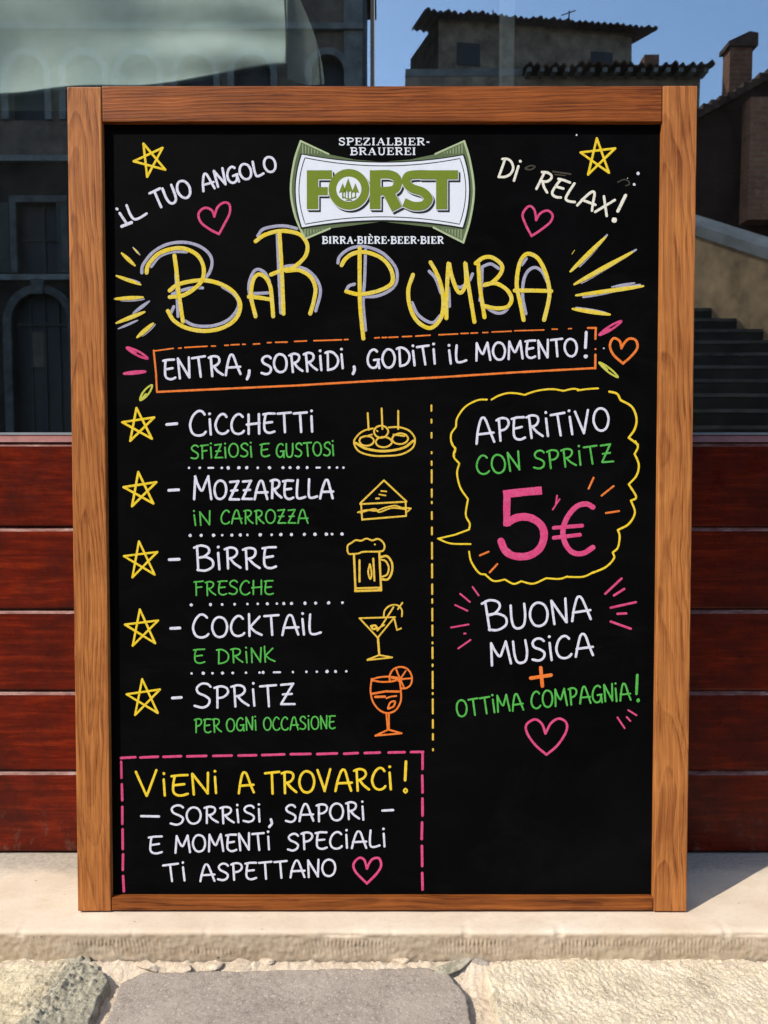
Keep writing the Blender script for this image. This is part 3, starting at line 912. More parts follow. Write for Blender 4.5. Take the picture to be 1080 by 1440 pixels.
# ---- hearts
def heart(z, pts, mat, label, w=3.3):
    k = Ink()
    tip = max(range(len(pts)), key=lambda i: pts[i][1])
    k.curve(z(pts[:tip + 1]), w); k.curve(z(pts[tip:]), w)
    k.build('heart', mat, label=label)
heart(Z1, [(607, 497), (590, 462), (550, 450), (517, 482), (530, 530), (580, 570), (632, 597), (660, 545), (692, 480), (690, 430), (660, 420), (625, 445), (605, 499)], M_PINK, 'pink heart under il tuo angolo')
heart(Z3, [(377, 518), (365, 460), (335, 440), (300, 485), (315, 540), (350, 608), (400, 575), (455, 530), (468, 490), (440, 465), (400, 480), (375, 518)], M_PINK, 'pink heart under di relax')
heart(Z7, [(885, 172), (875, 137), (845, 125), (828, 160), (845, 205), (892, 248), (930, 215), (962, 172), (955, 135), (925, 126), (900, 145), (884, 174)], M_ORANGE, 'orange heart right of the boxed line', 3.4)
heart(Y3, [(512, 807), (495, 760), (460, 737), (418, 765), (425, 810), (465, 865), (517, 910), (570, 865), (612, 800), (615, 755), (580, 733), (540, 755), (512, 807)], M_PINK, 'large pink heart under ottima compagnia')
heart(Y5, [(565, 795), (550, 745), (520, 732), (487, 768), (500, 815), (565, 882), (625, 820), (648, 775), (635, 735), (600, 738), (578, 765), (565, 795)], M_PINK, 'pink heart after ti aspettano')

# ---- top words
text_line([('IL', 176, 316, 207, 302, 24, 5.0, dict(slant=-.12)), ('TUO', 219, 295, 271, 274, 25, 5.0), ('ANGOLO', 286, 269, 390, 240, 23, 4.8, dict(h1=21))],
          M_WHITE, 'il tuo angolo, in white', lambda k: k.line(Z1([(85, 554), (140, 532)]), 4.2))
text_line([('DI', 698, 249, 725, 254, 27, 4.8, dict(slant=.12)), ('RELAX', 751, 265, 853, 304, 27, 5.0, dict(h1=25, slant=.12))],
          M_CREAM, 'di relax, in cream white', lambda k: (k.line(Z3([(878, 380), (835, 468)]), 4.6), k.dot(*Z3([(815, 518)])[0], 3.8)))
k = Ink()
for (x, y, r) in [(603, 40, 1.3), (948, 256, 2.4), (927, 318, 2.0), (890, 283, .7), (882, 325, .7)]:
    k.dot(*Z3([(x, y)])[0], r)
k.build('chalk_speck', M_WHITE)
M_SMEAR = paint_mat('rubbed_chalk', (.045, .04, .03), (.09, .08, .055))
k = Ink()
k.curve(Z3([(315, 225), (345, 212), (370, 218), (345, 235), (315, 230)]), 2.2); k.line(Z3([(470, 245), (570, 260)]), 2.4); k.line(Z3([(480, 262), (540, 268)]), 1.6)
k.curve(Z3([(835, 305), (870, 290), (895, 300), (900, 318), (880, 325)]), 1.8)
k.build('chalk_smear', M_SMEAR)

# ---- title
gy = Ink(.00018); ye = Ink(.0006)
wY, wG = 5.6, 4.4
for pts in [[(198, 815), (205, 770), (260, 700), (340, 655), (430, 643), (510, 660), (570, 700), (593, 750), (580, 810), (545, 855)],
            [(390, 820), (396, 940), (402, 1060)], [(370, 935), (420, 915), (490, 898), (540, 900)], [(378, 1005), (362, 1040)],
            [(440, 1085), (500, 1112), (600, 1112), (690, 1075), (742, 1000), (720, 940), (650, 892)],
            [(810, 970), (800, 890), (820, 820), (850, 795), (890, 815), (915, 862)], [(830, 932), (915, 927)],
            [(850, 607), (880, 570), (950, 553), (1010, 552), (1070, 566)], [(960, 600), (968, 800), (980, 1040)], [(250, 780), (300, 722), (370, 697), (450, 697)]]:
    gy.curve(Z1(pts), wG)
for pts in [[(60, 130), (130, 158), (178, 210), (195, 275), (170, 375)], [(290, 115), (300, 80), (350, 40), (420, 25), (500, 45), (560, 85), (607, 150), (607, 220), (570, 265), (500, 295), (430, 298)],
            [(335, 265), (350, 240), (380, 230)], [(440, 45), (435, 200), (427, 330), (440, 480)], [(785, 160), (820, 200), (850, 280)], [(692, 330), (722, 392), (770, 430), (810, 437), (845, 400)],
            [(895, 350), (890, 250)], [(920, 235), (955, 247), (1000, 215), (1020, 175)], [(1000, 240), (1014, 330), (1027, 425)], [(-10, 140), (20, 132), (65, 128)]]:
    gy.curve(Z4(pts), wG)
for pts in [[(72, 782), (68, 900), (60, 970)], [(75, 780), (120, 765), (165, 790)], [(90, 1005), (150, 1040), (200, 1032), (235, 980)],
            [(318, 1045), (300, 950), (305, 860), (330, 805), (370, 785), (410, 810), (440, 870)], [(418, 1075), (440, 990)], [(295, 770), (320, 735)]]:
    gy.curve(Z3(pts), wG)
for pts in [[(225, 815), (235, 770), (290, 710), (370, 680), (440, 680), (510, 715), (545, 780), (540, 850), (500, 900), (430, 942), (355, 952)],
            [(382, 718), (393, 800), (405, 920), (430, 1090)], [(355, 915), (400, 882), (480, 862), (560, 858), (650, 882), (720, 930), (752, 1000), (725, 1075), (650, 1125), (550, 1142), (450, 1125), (380, 1085), (345, 1030)],
            [(838, 1060), (815, 960), (820, 870), (850, 825), (890, 838), (920, 890), (930, 970), (937, 1060)], [(800, 950), (860, 955), (920, 965)],
            [(838, 638), (890, 602), (970, 580), (1040, 585), (1090, 602), (1122, 640), (1130, 680), (1112, 730), (1050, 785), (990, 800), (925, 825)],
            [(972, 590), (985, 800), (995, 1045)]]:
    ye.curve(Z1(pts), wY)
for pts in [[(10, 158), (80, 155), (140, 190), (168, 250), (160, 320), (140, 390)],
            [(310, 128), (330, 95), (370, 66), (430, 56), (500, 75), (550, 110), (583, 165), (585, 220), (550, 250), (480, 275), (400, 285), (335, 270)],
            [(408, 35), (408, 200), (411, 350), (428, 525)], [(697, 180), (672, 260), (680, 350), (715, 425), (770, 465), (810, 460), (850, 410), (862, 330), (850, 240), (822, 165), (792, 112)],
            [(878, 415), (880, 300), (890, 120), (905, 180), (935, 262), (960, 275), (985, 220), (980, 115), (995, 220), (1018, 360), (1030, 435)]]:
    ye.curve(Z4(pts), wY)
for pts in [[(50, 765), (60, 900), (85, 1065)], [(35, 762), (80, 730), (130, 730), (182, 772), (175, 820), (130, 868), (85, 885)], [(90, 880), (150, 875), (210, 910), (237, 960), (215, 1005), (150, 1015), (75, 1000)],
            [(305, 1080), (285, 980), (266, 880), (280, 770), (310, 717), (345, 710), (390, 740), (430, 820), (450, 920), (440, 1000), (420, 1080)], [(255, 915), (360, 915), (460, 918)]]:
    ye.curve(Z3(pts), wY)
gy.build('title_shadow', M_GREY, label='lilac grey shadow strokes of the bar name')
ye.build('title_lettering', M_TITLE, label='bar name in large yellow hand lettering')

# rays round the title
LENS = lambda t: .45 + .55 * math.sin(math.pi * min(1, max(0, t))) ** .7
def rays(z, segs, mat, wk=1.0, name='ray_stroke', label=None, base=.0002):
    k = Ink(base)
    for a_, b_, w in segs: k.line(z([a_, b_]), w * wk, taper=LENS)
    k.build(name, mat, label=label)
rays(Z1, [((148, 672), (188, 715), 3), ((150, 1042), (240, 975), 5), ((65, 1130), (175, 1082), 3.4), ((200, 1170), (272, 1105), 4.5), ((70, 842), (185, 870), 5), ((80, 970), (210, 962), 5)], M_GREY, label='grey strokes of the left burst')
rays(Z1, [((85, 705), (160, 775), 5.5), ((150, 674), (186, 714), 2), ((55, 832), (192, 882), 5), ((45, 962), (205, 953), 5.6), ((55, 1098), (215, 1035), 6), ((172, 1178), (262, 1100), 6)], M_TITLE, label='yellow strokes of the left burst', base=.0006)
rays(Z3, [((620, 780), (775, 602), 5), ((630, 872), (938, 685), 5.5), ((640, 952), (960, 882), 6), ((800, 895), (930, 872), 4), ((600, 1010), (770, 1040), 4)], M_GREY, label='grey strokes of the right burst')
rays(Z3, [((568, 808), (765, 615), 6.4), ((590, 880), (915, 700), 6.6), ((600, 942), (978, 890), 6.2), ((580, 1018), (790, 1050), 6.2), ((576, 710), (592, 688), 1.8)], M_TITLE, label='yellow strokes of the right burst', base=.0006)

def loop_tick(z, a_, b_, w, mat, lw=2.4, label=None):
    k = Ink()
    A, B = Vector(a_), Vector(b_); d = (B - A).normalized(); nn = Vector((-d.y, d.x)) * w
    m1, m2 = A.lerp(B, .3), A.lerp(B, .7)
    k.curve(z([tuple(A), tuple(m1 + nn), tuple(m2 + nn), tuple(B), tuple(m2 - nn), tuple(m1 - nn)]), lw, closed=True)
    k.line(z([tuple(A.lerp(B, .1)), tuple(A.lerp(B, .45) + nn * .3)]), lw * .9)
    k.build('tick_mark', mat, label=label)
loop_tick(Z5, (112, 155), (232, 217), 10, M_PINK, 3)
loop_tick(Z5, (95, 302), (220, 290), 5, M_PINK, 3)
loop_tick(Z5, (188, 452), (256, 366), 13, M_LIME, 2.6)
loop_tick(Z7, (775, 109), (885, 40), 8, M_PINK, 3)
loop_tick(Z7, (775, 243), (868, 316), 8, M_LIME, 2.6)

# ---- boxed line
k = Ink()
k.line(Z5([(265, 172), (278, 300), (283, 405)]), 2.6)
for a_, b_ in [((265, 175), (375, 160)), ((405, 159), (420, 158)), ((440, 155), (565, 148)), ((590, 147), (612, 147)), ((665, 143), (685, 142)), ((700, 140), (745, 138)), ((765, 137), (780, 137)), ((825, 136), (860, 134)), ((905, 128), (925, 127)), ((950, 126), (1015, 124))]:
    k.line(Z5([a_, b_]), 2.0)
for a_, b_ in [((0, 545), (15, 545)), ((55, 541), (120, 538)), ((160, 537), (310, 532)), ((325, 531), (345, 530)), ((490, 522), (515, 520)), ((530, 520), (555, 519)), ((565, 519), (615, 517)), ((640, 515), (690, 513)), ((712, 512), (790, 507)), ((838, 505), (940, 500)), ((958, 498), (995, 497)), ((1012, 496), (1040, 495))]:
    k.line(Z4([a_, b_]), 2.0)
for a_, b_ in [((98, 101), (135, 100)), ((150, 99), (180, 98)), ((205, 97), (230, 96)), ((250, 94), (345, 90)), ((362, 88), (505, 84)), ((545, 80), (570, 80)), ((625, 78), (640, 77))]:
    k.line(Z7([a_, b_]), 1.8)
k.line(Z7([(720, 74), (760, 74)]), 2.8); k.line(Z7([(759, 74), (757, 128)]), 3.0); k.line(Z7([(757, 205), (756, 272)]), 3.2)
k.dot(*Z7([(757, 178)])[0], 1.4)
k.ribbon(linear([(221, 551.2), (300, 547.5), (420, 542), (520, 536), (620, 530.5), (720, 524), (837, 517.6)]), 2.9, rough=.3)
k.build('text_box', M_ORANGE, label='orange box round the second line')
def ex1(k):
    k.curve(Z5([(802, 285), (800, 308), (790, 332)]), 4); k.curve(Z4([(378, 678), (380, 696), (372, 716)]), 4)
    k.line(Z7([(712, 95), (708, 170)]), 4); k.dot(*Z7([(710, 213)])[0], 3.0); k.dot(*Z7([(798, 174)])[0], 1.2)
text_line([('ENTRA', 232, 534, 338, 525.5, 28, 4.7), ('SORRIDI', 368, 526, 484, 518, 25.5, 4.6), ('GODITI', 518, 519, 613, 511.5, 26, 4.6), ('IL', 632, 511, 656, 509, 24, 4.6), ('MOMENTO', 670, 508, 812, 500, 24.5, 4.5)],
          M_WHITE, 'entra, sorridi, goditi il momento, in white', ex1)

# ---- menu
def dash(z, a_, b_, w=4): return lambda k: k.line(z([a_, b_]), w)
text_line([('CICCHETTI', 268, 612, 441, 607, 27.5, 4.7, dict(first=1.25))], M_WHITE, 'Cicchetti, in white', dash(Z5, (338, 588), (395, 583)))
text_line([('SFIZIOSI', 269, 645, 355, 642, 19, 3.5), ('E', 367, 643, 379, 642, 18, 3.5), ('GUSTOSI', 389, 643, 470, 640.5, 19, 3.5)], M_GREEN, 'sfiziosi e gustosi, in green')
text_line([('MOZZARELLA', 273, 703, 468, 700, 26, 4.7, dict(first=1.24))], M_WHITE, 'Mozzarella, in white', dash(Z5, (350, 958), (405, 955)))
text_line([('IN', 273, 739, 296, 737.5, 19, 3.4), ('CARROZZA', 311, 737, 433, 735.5, 19, 3.4)], M_GREEN, 'in carrozza, in green')
text_line([('BIRRE', 274, 802, 388, 798, 29.5, 4.6, dict(first=1.2))], M_WHITE, 'Birre, in white', dash(Y1, (352, 188), (408, 186)))
text_line([('FRESCHE', 274, 837, 384, 835.5, 19.5, 3.4)], M_GREEN, 'fresche, in green')
text_line([('COCKTAIL', 272, 896, 451, 891.5, 28, 4.5, dict(first=1.15))], M_WHITE, 'Cocktail, in white', dash(Y1, (360, 575), (412, 572)))
text_line([('E', 273, 933, 288, 932.5, 19.5, 3.4), ('DRINK', 305, 933, 386, 931, 20, 3.4)], M_GREEN, 'e drink, in green')
text_line([('SPRITZ', 274, 995, 414, 991.5, 29.5, 4.4, dict(first=1.15))], M_WHITE, 'Spritz, in white', dash(Y1, (370, 966), (420, 963)))
text_line([('PER', 274, 1030.5, 311, 1029, 19, 3.3), ('OGNI', 319, 1028.5, 361, 1026.5, 18, 3.3), ('OCCASIONE', 371, 1027, 471, 1024.5, 18, 3.2)], M_GREEN, 'per ogni occasione, in green')
def dots(y0, y1, xs_, dashes=()):
    k = Ink()
    xa, xb = xs_[0], xs_[-1]
    for x in xs_: k.dot(x, y0 + (y1 - y0) * (x - xa) / (xb - xa), random.choice([1.7, 2.2, 2.4, 1.9]))
    for a_, b_ in dashes: k.line([(a_, y0 + (y1 - y0) * (a_ - xa) / (xb - xa)), (b_, y0 + (y1 - y0) * (b_ - xa) / (xb - xa))], 2.6)
    k.build('dotted_line', M_WHITE)
dots(658, 657.5, [266, 281, 312, 321, 336, 347, 362.5, 379, 398, 408, 419, 432, 463, 474, 483], [(293, 300), (445, 450)])
dots(753, 751, [267.5, 283, 300.5, 312.5, 326, 338, 348, 366, 382, 395, 410, 428, 443, 459, 467, 481])
dots(850.5, 847.5, [269, 296, 312.5, 330, 348, 362.5, 376, 389.5, 399, 410, 429, 444, 462, 481.5])
dots(947, 944, [269.5, 286, 299, 313, 327.5, 346, 365, 370, 412, 431, 445.5, 460, 472, 487], [(385, 394)])

# ---- drawings
k = Ink(); w = 2.45
for a_, b_ in [((527, 590), (533, 695)), ((615, 560), (620, 690)), ((720, 575), (720, 690))]: k.line(Z6([a_, b_]), 2.6)
k.curve(Z6([(560, 686), (500, 702), (460, 735), (440, 775), (470, 830), (550, 857), (640, 860), (740, 850), (810, 810), (826, 760), (815, 728), (780, 695), (720, 678), (660, 680)]), w)
k.curve(Z6([(450, 778), (520, 815), (630, 830), (750, 810), (815, 765)]), 3.4)
for cx, cy, rx, ry in [(520, 765, 45, 32), (610, 707, 45, 38), (628, 773, 52, 32), (732, 752, 50, 35)]:
    k.curve(Z6([(cx + rx * math.cos(t) * random.uniform(.95, 1.05), cy + ry * math.sin(t) * random.uniform(.95, 1.05)) for t in [i * math.pi / 4 for i in range(8)]]), w, closed=True)
k.line(Z6([(480, 745), (555, 725)]), 2.2); k.line(Z6([(690, 725), (760, 735)]), 2.2); k.line(Z6([(585, 700), (590, 705)]), 2)
k.build('snack_plate_drawing', M_GOLD, label='golden drawing of a plate of snacks with toothpicks')
k = Ink(); w = 2.4
k.line(Z6([(480, 1160), (630, 1015)]), w); k.line(Z6([(630, 1015), (772, 1148)]), w); k.line(Z6([(772, 1150), (480, 1165)]), w)
k.line(Z6([(485, 1165), (492, 1265)]), w); k.line(Z6([(492, 1263), (770, 1240)]), w); k.line(Z6([(770, 1240), (767, 1150)]), w)
k.curve(Z6([(465, 1217), (520, 1203), (580, 1207), (640, 1187), (700, 1175), (740, 1187), (800, 1192)]), 2.2)
k.curve(Z6([(480, 1220), (570, 1195), (600, 1216), (680, 1190), (770, 1200), (775, 1215), (800, 1192)]), 2.0)
k.line(Z6([(612, 1082), (645, 1085)]), 2); k.line(Z6([(600, 1104), (640, 1111)]), 2); k.line(Z6([(580, 1130), (598, 1129)]), 2.6)
k.build('sandwich_drawing', M_GOLD, label='golden drawing of a triangular sandwich')
k = Ink(); w = 2.45
k.curve(Y2([(435, 175), (408, 175), (398, 148), (402, 120), (425, 105), (452, 88), (485, 92), (520, 78), (555, 90), (590, 80), (618, 95), (633, 120), (628, 150), (600, 160), (500, 162), (470, 172), (435, 176)]), w)
k.line(Y2([(440, 178), (450, 410)]), 3); k.line(Y2([(448, 410), (612, 405)]), 3.2); k.line(Y2([(612, 405), (600, 160)]), 3); k.line(Y2([(452, 393), (608, 388)]), 2.6)
k.line(Y2([(475, 215), (475, 350)]), 2.8); k.curve(Y2([(540, 240), (530, 290), (543, 335), (552, 300), (542, 242)]), 2.4); k.line(Y2([(562, 205), (570, 345)]), 2.8)
k.curve(Y2([(610, 195), (650, 190), (680, 232), (680, 290), (655, 335), (615, 336)]), 3); k.curve(Y2([(612, 212), (640, 220), (660, 260), (650, 305), (618, 320)]), 2.6)
k.dot(*Y2([(572, 115)])[0], 1.3); k.dot(*Y2([(598, 395)])[0], 1.8)
k.build('beer_mug_drawing', M_GOLD, label='golden drawing of a foaming beer mug')
k = Ink(); w = 2.25
k.line(Y2([(475, 582), (700, 575)]), w); k.line(Y2([(695, 578), (590, 706)]), w); k.line(Y2([(590, 705), (475, 582)]), w); k.line(Y2([(592, 705), (600, 815)]), 3)
k.line(Y2([(600, 815), (525, 845)]), w); k.line(Y2([(525, 847), (682, 830)]), w); k.line(Y2([(682, 830), (600, 815)]), w)
k.line(Y2([(588, 660), (615, 630), (690, 512)]), 2.4); k.curve(Y2([(548, 632), (575, 628), (585, 645), (560, 650), (550, 634)]), 3); k.line(Y2([(585, 650), (632, 625)]), 2)
k.curve(Y2([(628, 572), (635, 532), (670, 502), (715, 500), (743, 530), (743, 570)]), w); k.line(Y2([(718, 525), (746, 485)]), w)
k.line(Y2([(695, 582), (712, 656)]), w); k.line(Y2([(712, 657), (738, 646)]), w)
k.build('cocktail_drawing', M_GOLD, label='golden drawing of a cocktail glass')
k = Ink(); w = 2.45
k.curve(Y2([(552, 965), (545, 1040), (560, 1110), (600, 1162), (650, 1182), (702, 1165), (735, 1110), (737, 1040), (728, 970)]), w)
k.curve(Y2([(552, 970), (600, 956), (665, 952), (722, 962), (690, 980), (620, 985), (555, 976)]), w)
k.line(Y2([(555, 1060), (640, 1045), (725, 1046)]), 3); k.line(Y2([(575, 1080), (635, 1078)]), 3.4); k.curve(Y2([(645, 1088), (675, 1078), (708, 1074)]), 2.2)
k.curve(Y2([(655, 1150), (670, 1115), (700, 1108), (690, 1140), (657, 1155)]), 2.6)
k.line(Y2([(645, 1182), (654, 1290)]), 2.4); k.line(Y2([(661, 1182), (661, 1288)]), 2.4)
k.line(Y2([(655, 1288), (575, 1325)]), w); k.line(Y2([(575, 1325), (742, 1310)]), w); k.line(Y2([(742, 1310), (662, 1288)]), w)
k.curve(Y2([(668, 985), (666, 945), (690, 905), (735, 890), (780, 905), (806, 950), (800, 1000), (770, 1025), (738, 1025)]), w)
for q in [(708, 908), (768, 915), (804, 962), (757, 1020), (680, 962)]: k.line(Y2([(732, 968), q]), 2.2)
k.dot(*Y2([(730, 970)])[0], 4)
k.build('spritz_drawing', M_ORANGE, label='orange drawing of a stemmed glass with an orange slice')

# ---- divider
k = Ink()
for a_, b_ in [(540, 575), (630, 650), (715, 745), (836, 844), (895, 918), (950, 1030), (1072, 1120), (1150, 1160), (1215, 1260), (1312, 1350)]:
    k.line(Z6([(930 + (a_ - 540) * .004, a_), (930 + (b_ - 540) * .004, b_)]), 2.5)
for a_, b_ in [(10, 52), (105, 205), (240, 325), (368, 430), (462, 485), (522, 598), (628, 692), (735, 742), (768, 835), (875, 885), (920, 980), (990, 1025), (1055, 1062), (1095, 1185), (1225, 1275), (1315, 1350), (1410, 1418)]:
    k.line(Y2([(933 + a_ * .005, a_), (933 + b_ * .005, b_)]), 2.6)
k.build('dashed_divider', M_GOLD, label='vertical dashed yellow line')

# ---- speech bubble
k = Ink(); w = 2.5
k.curve(Z7([(225, 425), (180, 428), (120, 460), (80, 515), (74, 558)]), w); k.curve(Z7([(74, 558), (50, 595), (53, 640), (72, 664)]), w); k.curve(Z7([(72, 664), (62, 690), (66, 700)]), w)
k.curve(Z8([(112, 0), (122, 22), (132, 42), (124, 72), (150, 104)]), w); k.curve(Z8([(150, 104), (140, 150), (155, 215), (190, 268)]), w); k.curve(Z8([(190, 268), (180, 340), (198, 380), (195, 408)]), w)
k.line(Z8([(195, 408), (130, 432), (52, 450)]), 2.4); k.curve(Z8([(52, 450), (110, 472), (202, 475)]), 2.4)
for pts in [[(195, 510), (205, 555), (240, 607), (272, 615)], [(272, 618), (310, 645), (360, 638)], [(360, 638), (400, 658), (435, 646)], [(435, 646), (490, 657), (550, 632)], [(550, 632), (610, 635), (648, 624)], [(648, 626), (720, 625), (770, 603)],
            [(765, 607), (825, 580), (862, 540), (856, 514)], [(856, 514), (880, 490), (888, 440), (880, 410)], [(880, 410), (930, 382), (958, 330), (940, 275)], [(940, 275), (964, 258), (930, 200)], [(930, 200), (965, 160), (976, 110), (957, 60)], [(957, 60), (972, 28), (960, 2)]]:
    k.curve(Z8(pts), 2.8 if pts[0][0] > 760 else w)
for pts in [[(965, 645), (945, 630), (920, 612)], [(920, 612), (950, 568), (958, 515), (935, 460), (880, 427)], [(880, 427), (862, 396), (825, 386)]]: k.curve(Z7(pts), 3.0)
for pts in [[(770, 370), (720, 373), (670, 380)], [(680, 378), (650, 372), (600, 382)], [(600, 382), (550, 374), (500, 377), (455, 386), (410, 402)], [(410, 402), (375, 395), (330, 393), (285, 405), (248, 425)]]: k.curve(Z7(pts), w)
k.build('speech_bubble', M_YELLOW, label='scalloped yellow speech bubble')
text_line([('APERITIVO', 670, 624, 857, 605, 31.5, 4.6, dict(first=1.12))], M_WHITE, 'Aperitivo, in white')
text_line([('CON', 672, 668, 732, 661, 26, 3.7), ('SPRITZ', 751, 660, 862, 650, 25, 3.7)], M_GREEN, 'con spritz, in green')
k = Ink()
k.ribbon(linear(Z8([(530, 228), (450, 235), (352, 246)])), 11.5, caps=False); k.ribbon(linear(Z8([(370, 250), (368, 320), (370, 392)])), 10, caps=False)
k.curve(Z8([(368, 378), (420, 352), (480, 355), (528, 390), (540, 440), (520, 495), (470, 528), (405, 530), (362, 505), (342, 462)]), 10.5)
k.curve(Z8([(765, 305), (735, 290), (690, 302), (648, 350), (627, 410), (637, 470), (672, 513), (720, 517), (765, 490)]), 7.4)
k.line(Z8([(585, 400), (715, 390)]), 5.4); k.line(Z8([(585, 446), (705, 432)]), 5.4)
k.line(Z8([(600, 252), (594, 295)]), 2.4); k.line(Z8([(580, 316), (612, 268)]), 2.2)
k.build('price_lettering', M_PINK, label='5 euro price in thick pink')
k = Ink()
for a_, b_ in [((745, 220), (768, 170)), ((805, 252), (860, 208)), ((825, 332), (885, 323)), ((245, 527), (285, 510)), ((290, 605), (325, 567))]: k.line(Z8([a_, b_]), 2.7)
k.build('tick_mark', M_ORANGE, label='orange ticks round the price')
text_line([('BUONA', 683, 889, 831, 871, 33, 4.7, dict(first=1.3))], M_WHITE, 'Buona, in white')
text_line([('MUSICA', 692, 936, 834, 921, 31, 4.7)], M_WHITE, 'Musica, in white')
k = Ink(); k.line(Y3([(440, 535), (540, 520)]), 5); k.line(Y3([(489, 484), (497, 574)]), 5)
k.build('plus_sign', M_ORANGE)
text_line([('OTTIMA', 643, 1008, 736, 998, 23, 3.6), ('COMPAGNIA', 748, 996, 887, 984, 23.5, 3.6)], M_GREEN, 'ottima compagnia, in green',
          lambda k: (k.line(Y3([(962, 520), (958, 612)]), 3.6), k.dot(*Y3([(966, 644)])[0], 2.8)))
k = Ink()
for a_, b_ in [((155, 88), (185, 130)), ((95, 122), (142, 162)), ((70, 177), (130, 205)), ((50, 287), (135, 272)), ((114, 317), (121, 316)), ((85, 390), (145, 348)),
               ((865, 728), (900, 780)), ((918, 692), (958, 717)), ((910, 725), (928, 745))]: k.line(Y3([a_, b_]), 2.4)
for a_, b_ in [((805, 122), (885, 47)), ((848, 130), (898, 98)), ((832, 190), (955, 163)), ((865, 220), (908, 218)), ((832, 258), (930, 293))]: k.line(Y3([a_, b_]), 3.2)
k.build('tick_mark', M_PINK, label='pink ticks round Buona Musica')

# ---- dashed box, bottom left
k = Ink()
for a_, b_ in [((85, 155), (175, 150)), ((205, 152), (312, 147)), ((345, 148), (452, 144)), ((490, 145), (605, 142)), ((648, 142), (760, 140)), ((802, 140), (908, 138)), ((945, 137), (1075, 133)),
               ((88, 178), (90, 275)), ((92, 315), (95, 412)), ((95, 452), (95, 555)), ((97, 588), (98, 708)), ((100, 740), (98, 835)), ((100, 872), (105, 965))]: k.line(Y4([a_, b_]), 3.5)
for a_, b_ in [((120, 127), (235, 125)), ((275, 126), (390, 122)), ((432, 124), (512, 120)), ((552, 120), (640, 117)), ((692, 117), (785, 115)), ((822, 114), (893, 113)),
               ((890, 113), (890, 213)), ((888, 252), (890, 350)), ((889, 385), (890, 485)), ((887, 525), (885, 622)), ((886, 662), (888, 780)), ((888, 820), (890, 918))]: k.line(Y5([a_, b_]), 3.5)
k.line(Y5([(30, 130), (82, 128)]), 3.5)
k.build('dashed_box', M_PINK, label='pink dashed box at the lower left')
def ex2(k):
    k.line(Y5([(793, 170), (788, 278)]), 4); k.curve(Y5([(790, 328), (780, 340), (790, 352), (800, 340)]), 2.6, closed=True)
text_line([('VIENI', 193, 1121, 307, 1115.5, 29, 4.7, dict(first=1.2)), ('A', 336, 1116.5, 357, 1115, 29, 4.6), ('TROVARCI', 373, 1115.5, 552, 1110, 30, 4.7)], M_YELLOW, 'Vieni a trovarci, in yellow', ex2)
text_line([('SORRISI', 240, 1160, 367, 1155, 23, 4.1, dict(first=1.2)), ('SAPORI', 402, 1156, 513, 1152, 24, 4.1)], M_WHITE, 'sorrisi, sapori, in white',
          lambda k: (k.line(Y4([(210, 508), (318, 510)]), 3.2), k.curve(Y4([(998, 528), (1004, 552), (988, 573)]), 3.6), k.line(Y5([(655, 456), (718, 453)]), 3.2)))
text_line([('E', 210, 1200.5, 228, 1199.5, 24, 4.0), ('MOMENTI', 247, 1199, 380, 1195, 23.5, 4.1), ('SPECIALI', 405, 1195.5, 543, 1191, 23.5, 4.1)], M_WHITE, 'e momenti speciali, in white')
text_line([('TI', 231, 1239.5, 262, 1237.5, 24, 4.1), ('ASPETTANO', 282, 1239, 472, 1232, 23.5, 4.1)], M_WHITE, 'ti aspettano, in white')

# ---- printed badge
logo = empty('printed_badge', (0, 0, 0)); logo.parent = board
logo['label'] = 'printed green and white beer badge with serif lines above and below'
back = [(88, 72), (235, 142), (380, 172), (530, 184), (680, 172), (820, 142), (975, 72), (1006, 180), (1028, 335), (1008, 490), (970, 622), (810, 540), (530, 508), (245, 545), (112, 602), (60, 480), (35, 340), (52, 190)]
k = Ink(.0002); k.poly([tuple(p) for p in Z2(back)]); k.build('badge_back', M_LOGO_D, logo)
k = Ink(.00045)
k.line(Z2([(240, 143), (88, 72)]), 2.6); k.curve(Z2([(88, 72), (52, 190), (35, 340), (60, 480), (112, 602)]), 3.0); k.line(Z2([(112, 602), (247, 545)]), 2.6)
k.line(Z2([(818, 142), (975, 72)]), 2.6); k.curve(Z2([(975, 72), (1006, 180), (1027, 335), (1008, 490), (970, 622)]), 3.0); k.line(Z2([(970, 622), (808, 540)]), 2.6)
for i in range(7):
    x = 100 + i * 16
    k.line(Z2([(x, 88 + i * 8), (x, 138)]), .9); k.line(Z2([(1063 - x, 88 + i * 8), (1063 - x, 138)]), .9)
    k.line(Z2([(x + 12, 552), (x + 12, 590 - i * 7)]), .9); k.line(Z2([(1070 - x - 12, 552), (1070 - x - 12, 605 - i * 9)]), .9)
k.build('badge_border', M_LOGO_P, logo)
def sag(x0, y0, xm_, ym, x1, y1, n=16):
    return [((1 - t) ** 2 * x0 + 2 * t * (1 - t) * (2 * xm_ - (x0 + x1) / 2) + t * t * x1, (1 - t) ** 2 * y0 + 2 * t * (1 - t) * (2 * ym - (y0 + y1) / 2) + t * t * y1) for t in [i / n for i in range(n)]]
def plate(o):
    return sag(95 + o, 146 + o, 530, 190 + o, 968 - o, 150 + o) + sag(968 - o, 150 + o, 1000 - o, 340, 966 - o, 540 - o) + sag(966 - o, 540 - o, 530, 500 - o, 96 + o, 540 - o) + sag(96 + o, 540 - o, 62 + o, 340, 95 + o, 146 + o)
k = Ink(.0007); k.poly(Z2(plate(-7))); k.build('badge_shade', M_LOGO_K, logo)
k = Ink(.0010); k.poly(Z2(plate(0))); k.build('badge_plate', M_LOGO_W, logo)
k = Ink(.00125)
pl = Z2(plate(17)); k.ribbon([Vector(p) for p in pl + [pl[0]]], 1.1, caps=False, rough=0)
k.build('badge_line', M_LOGO_K, logo)
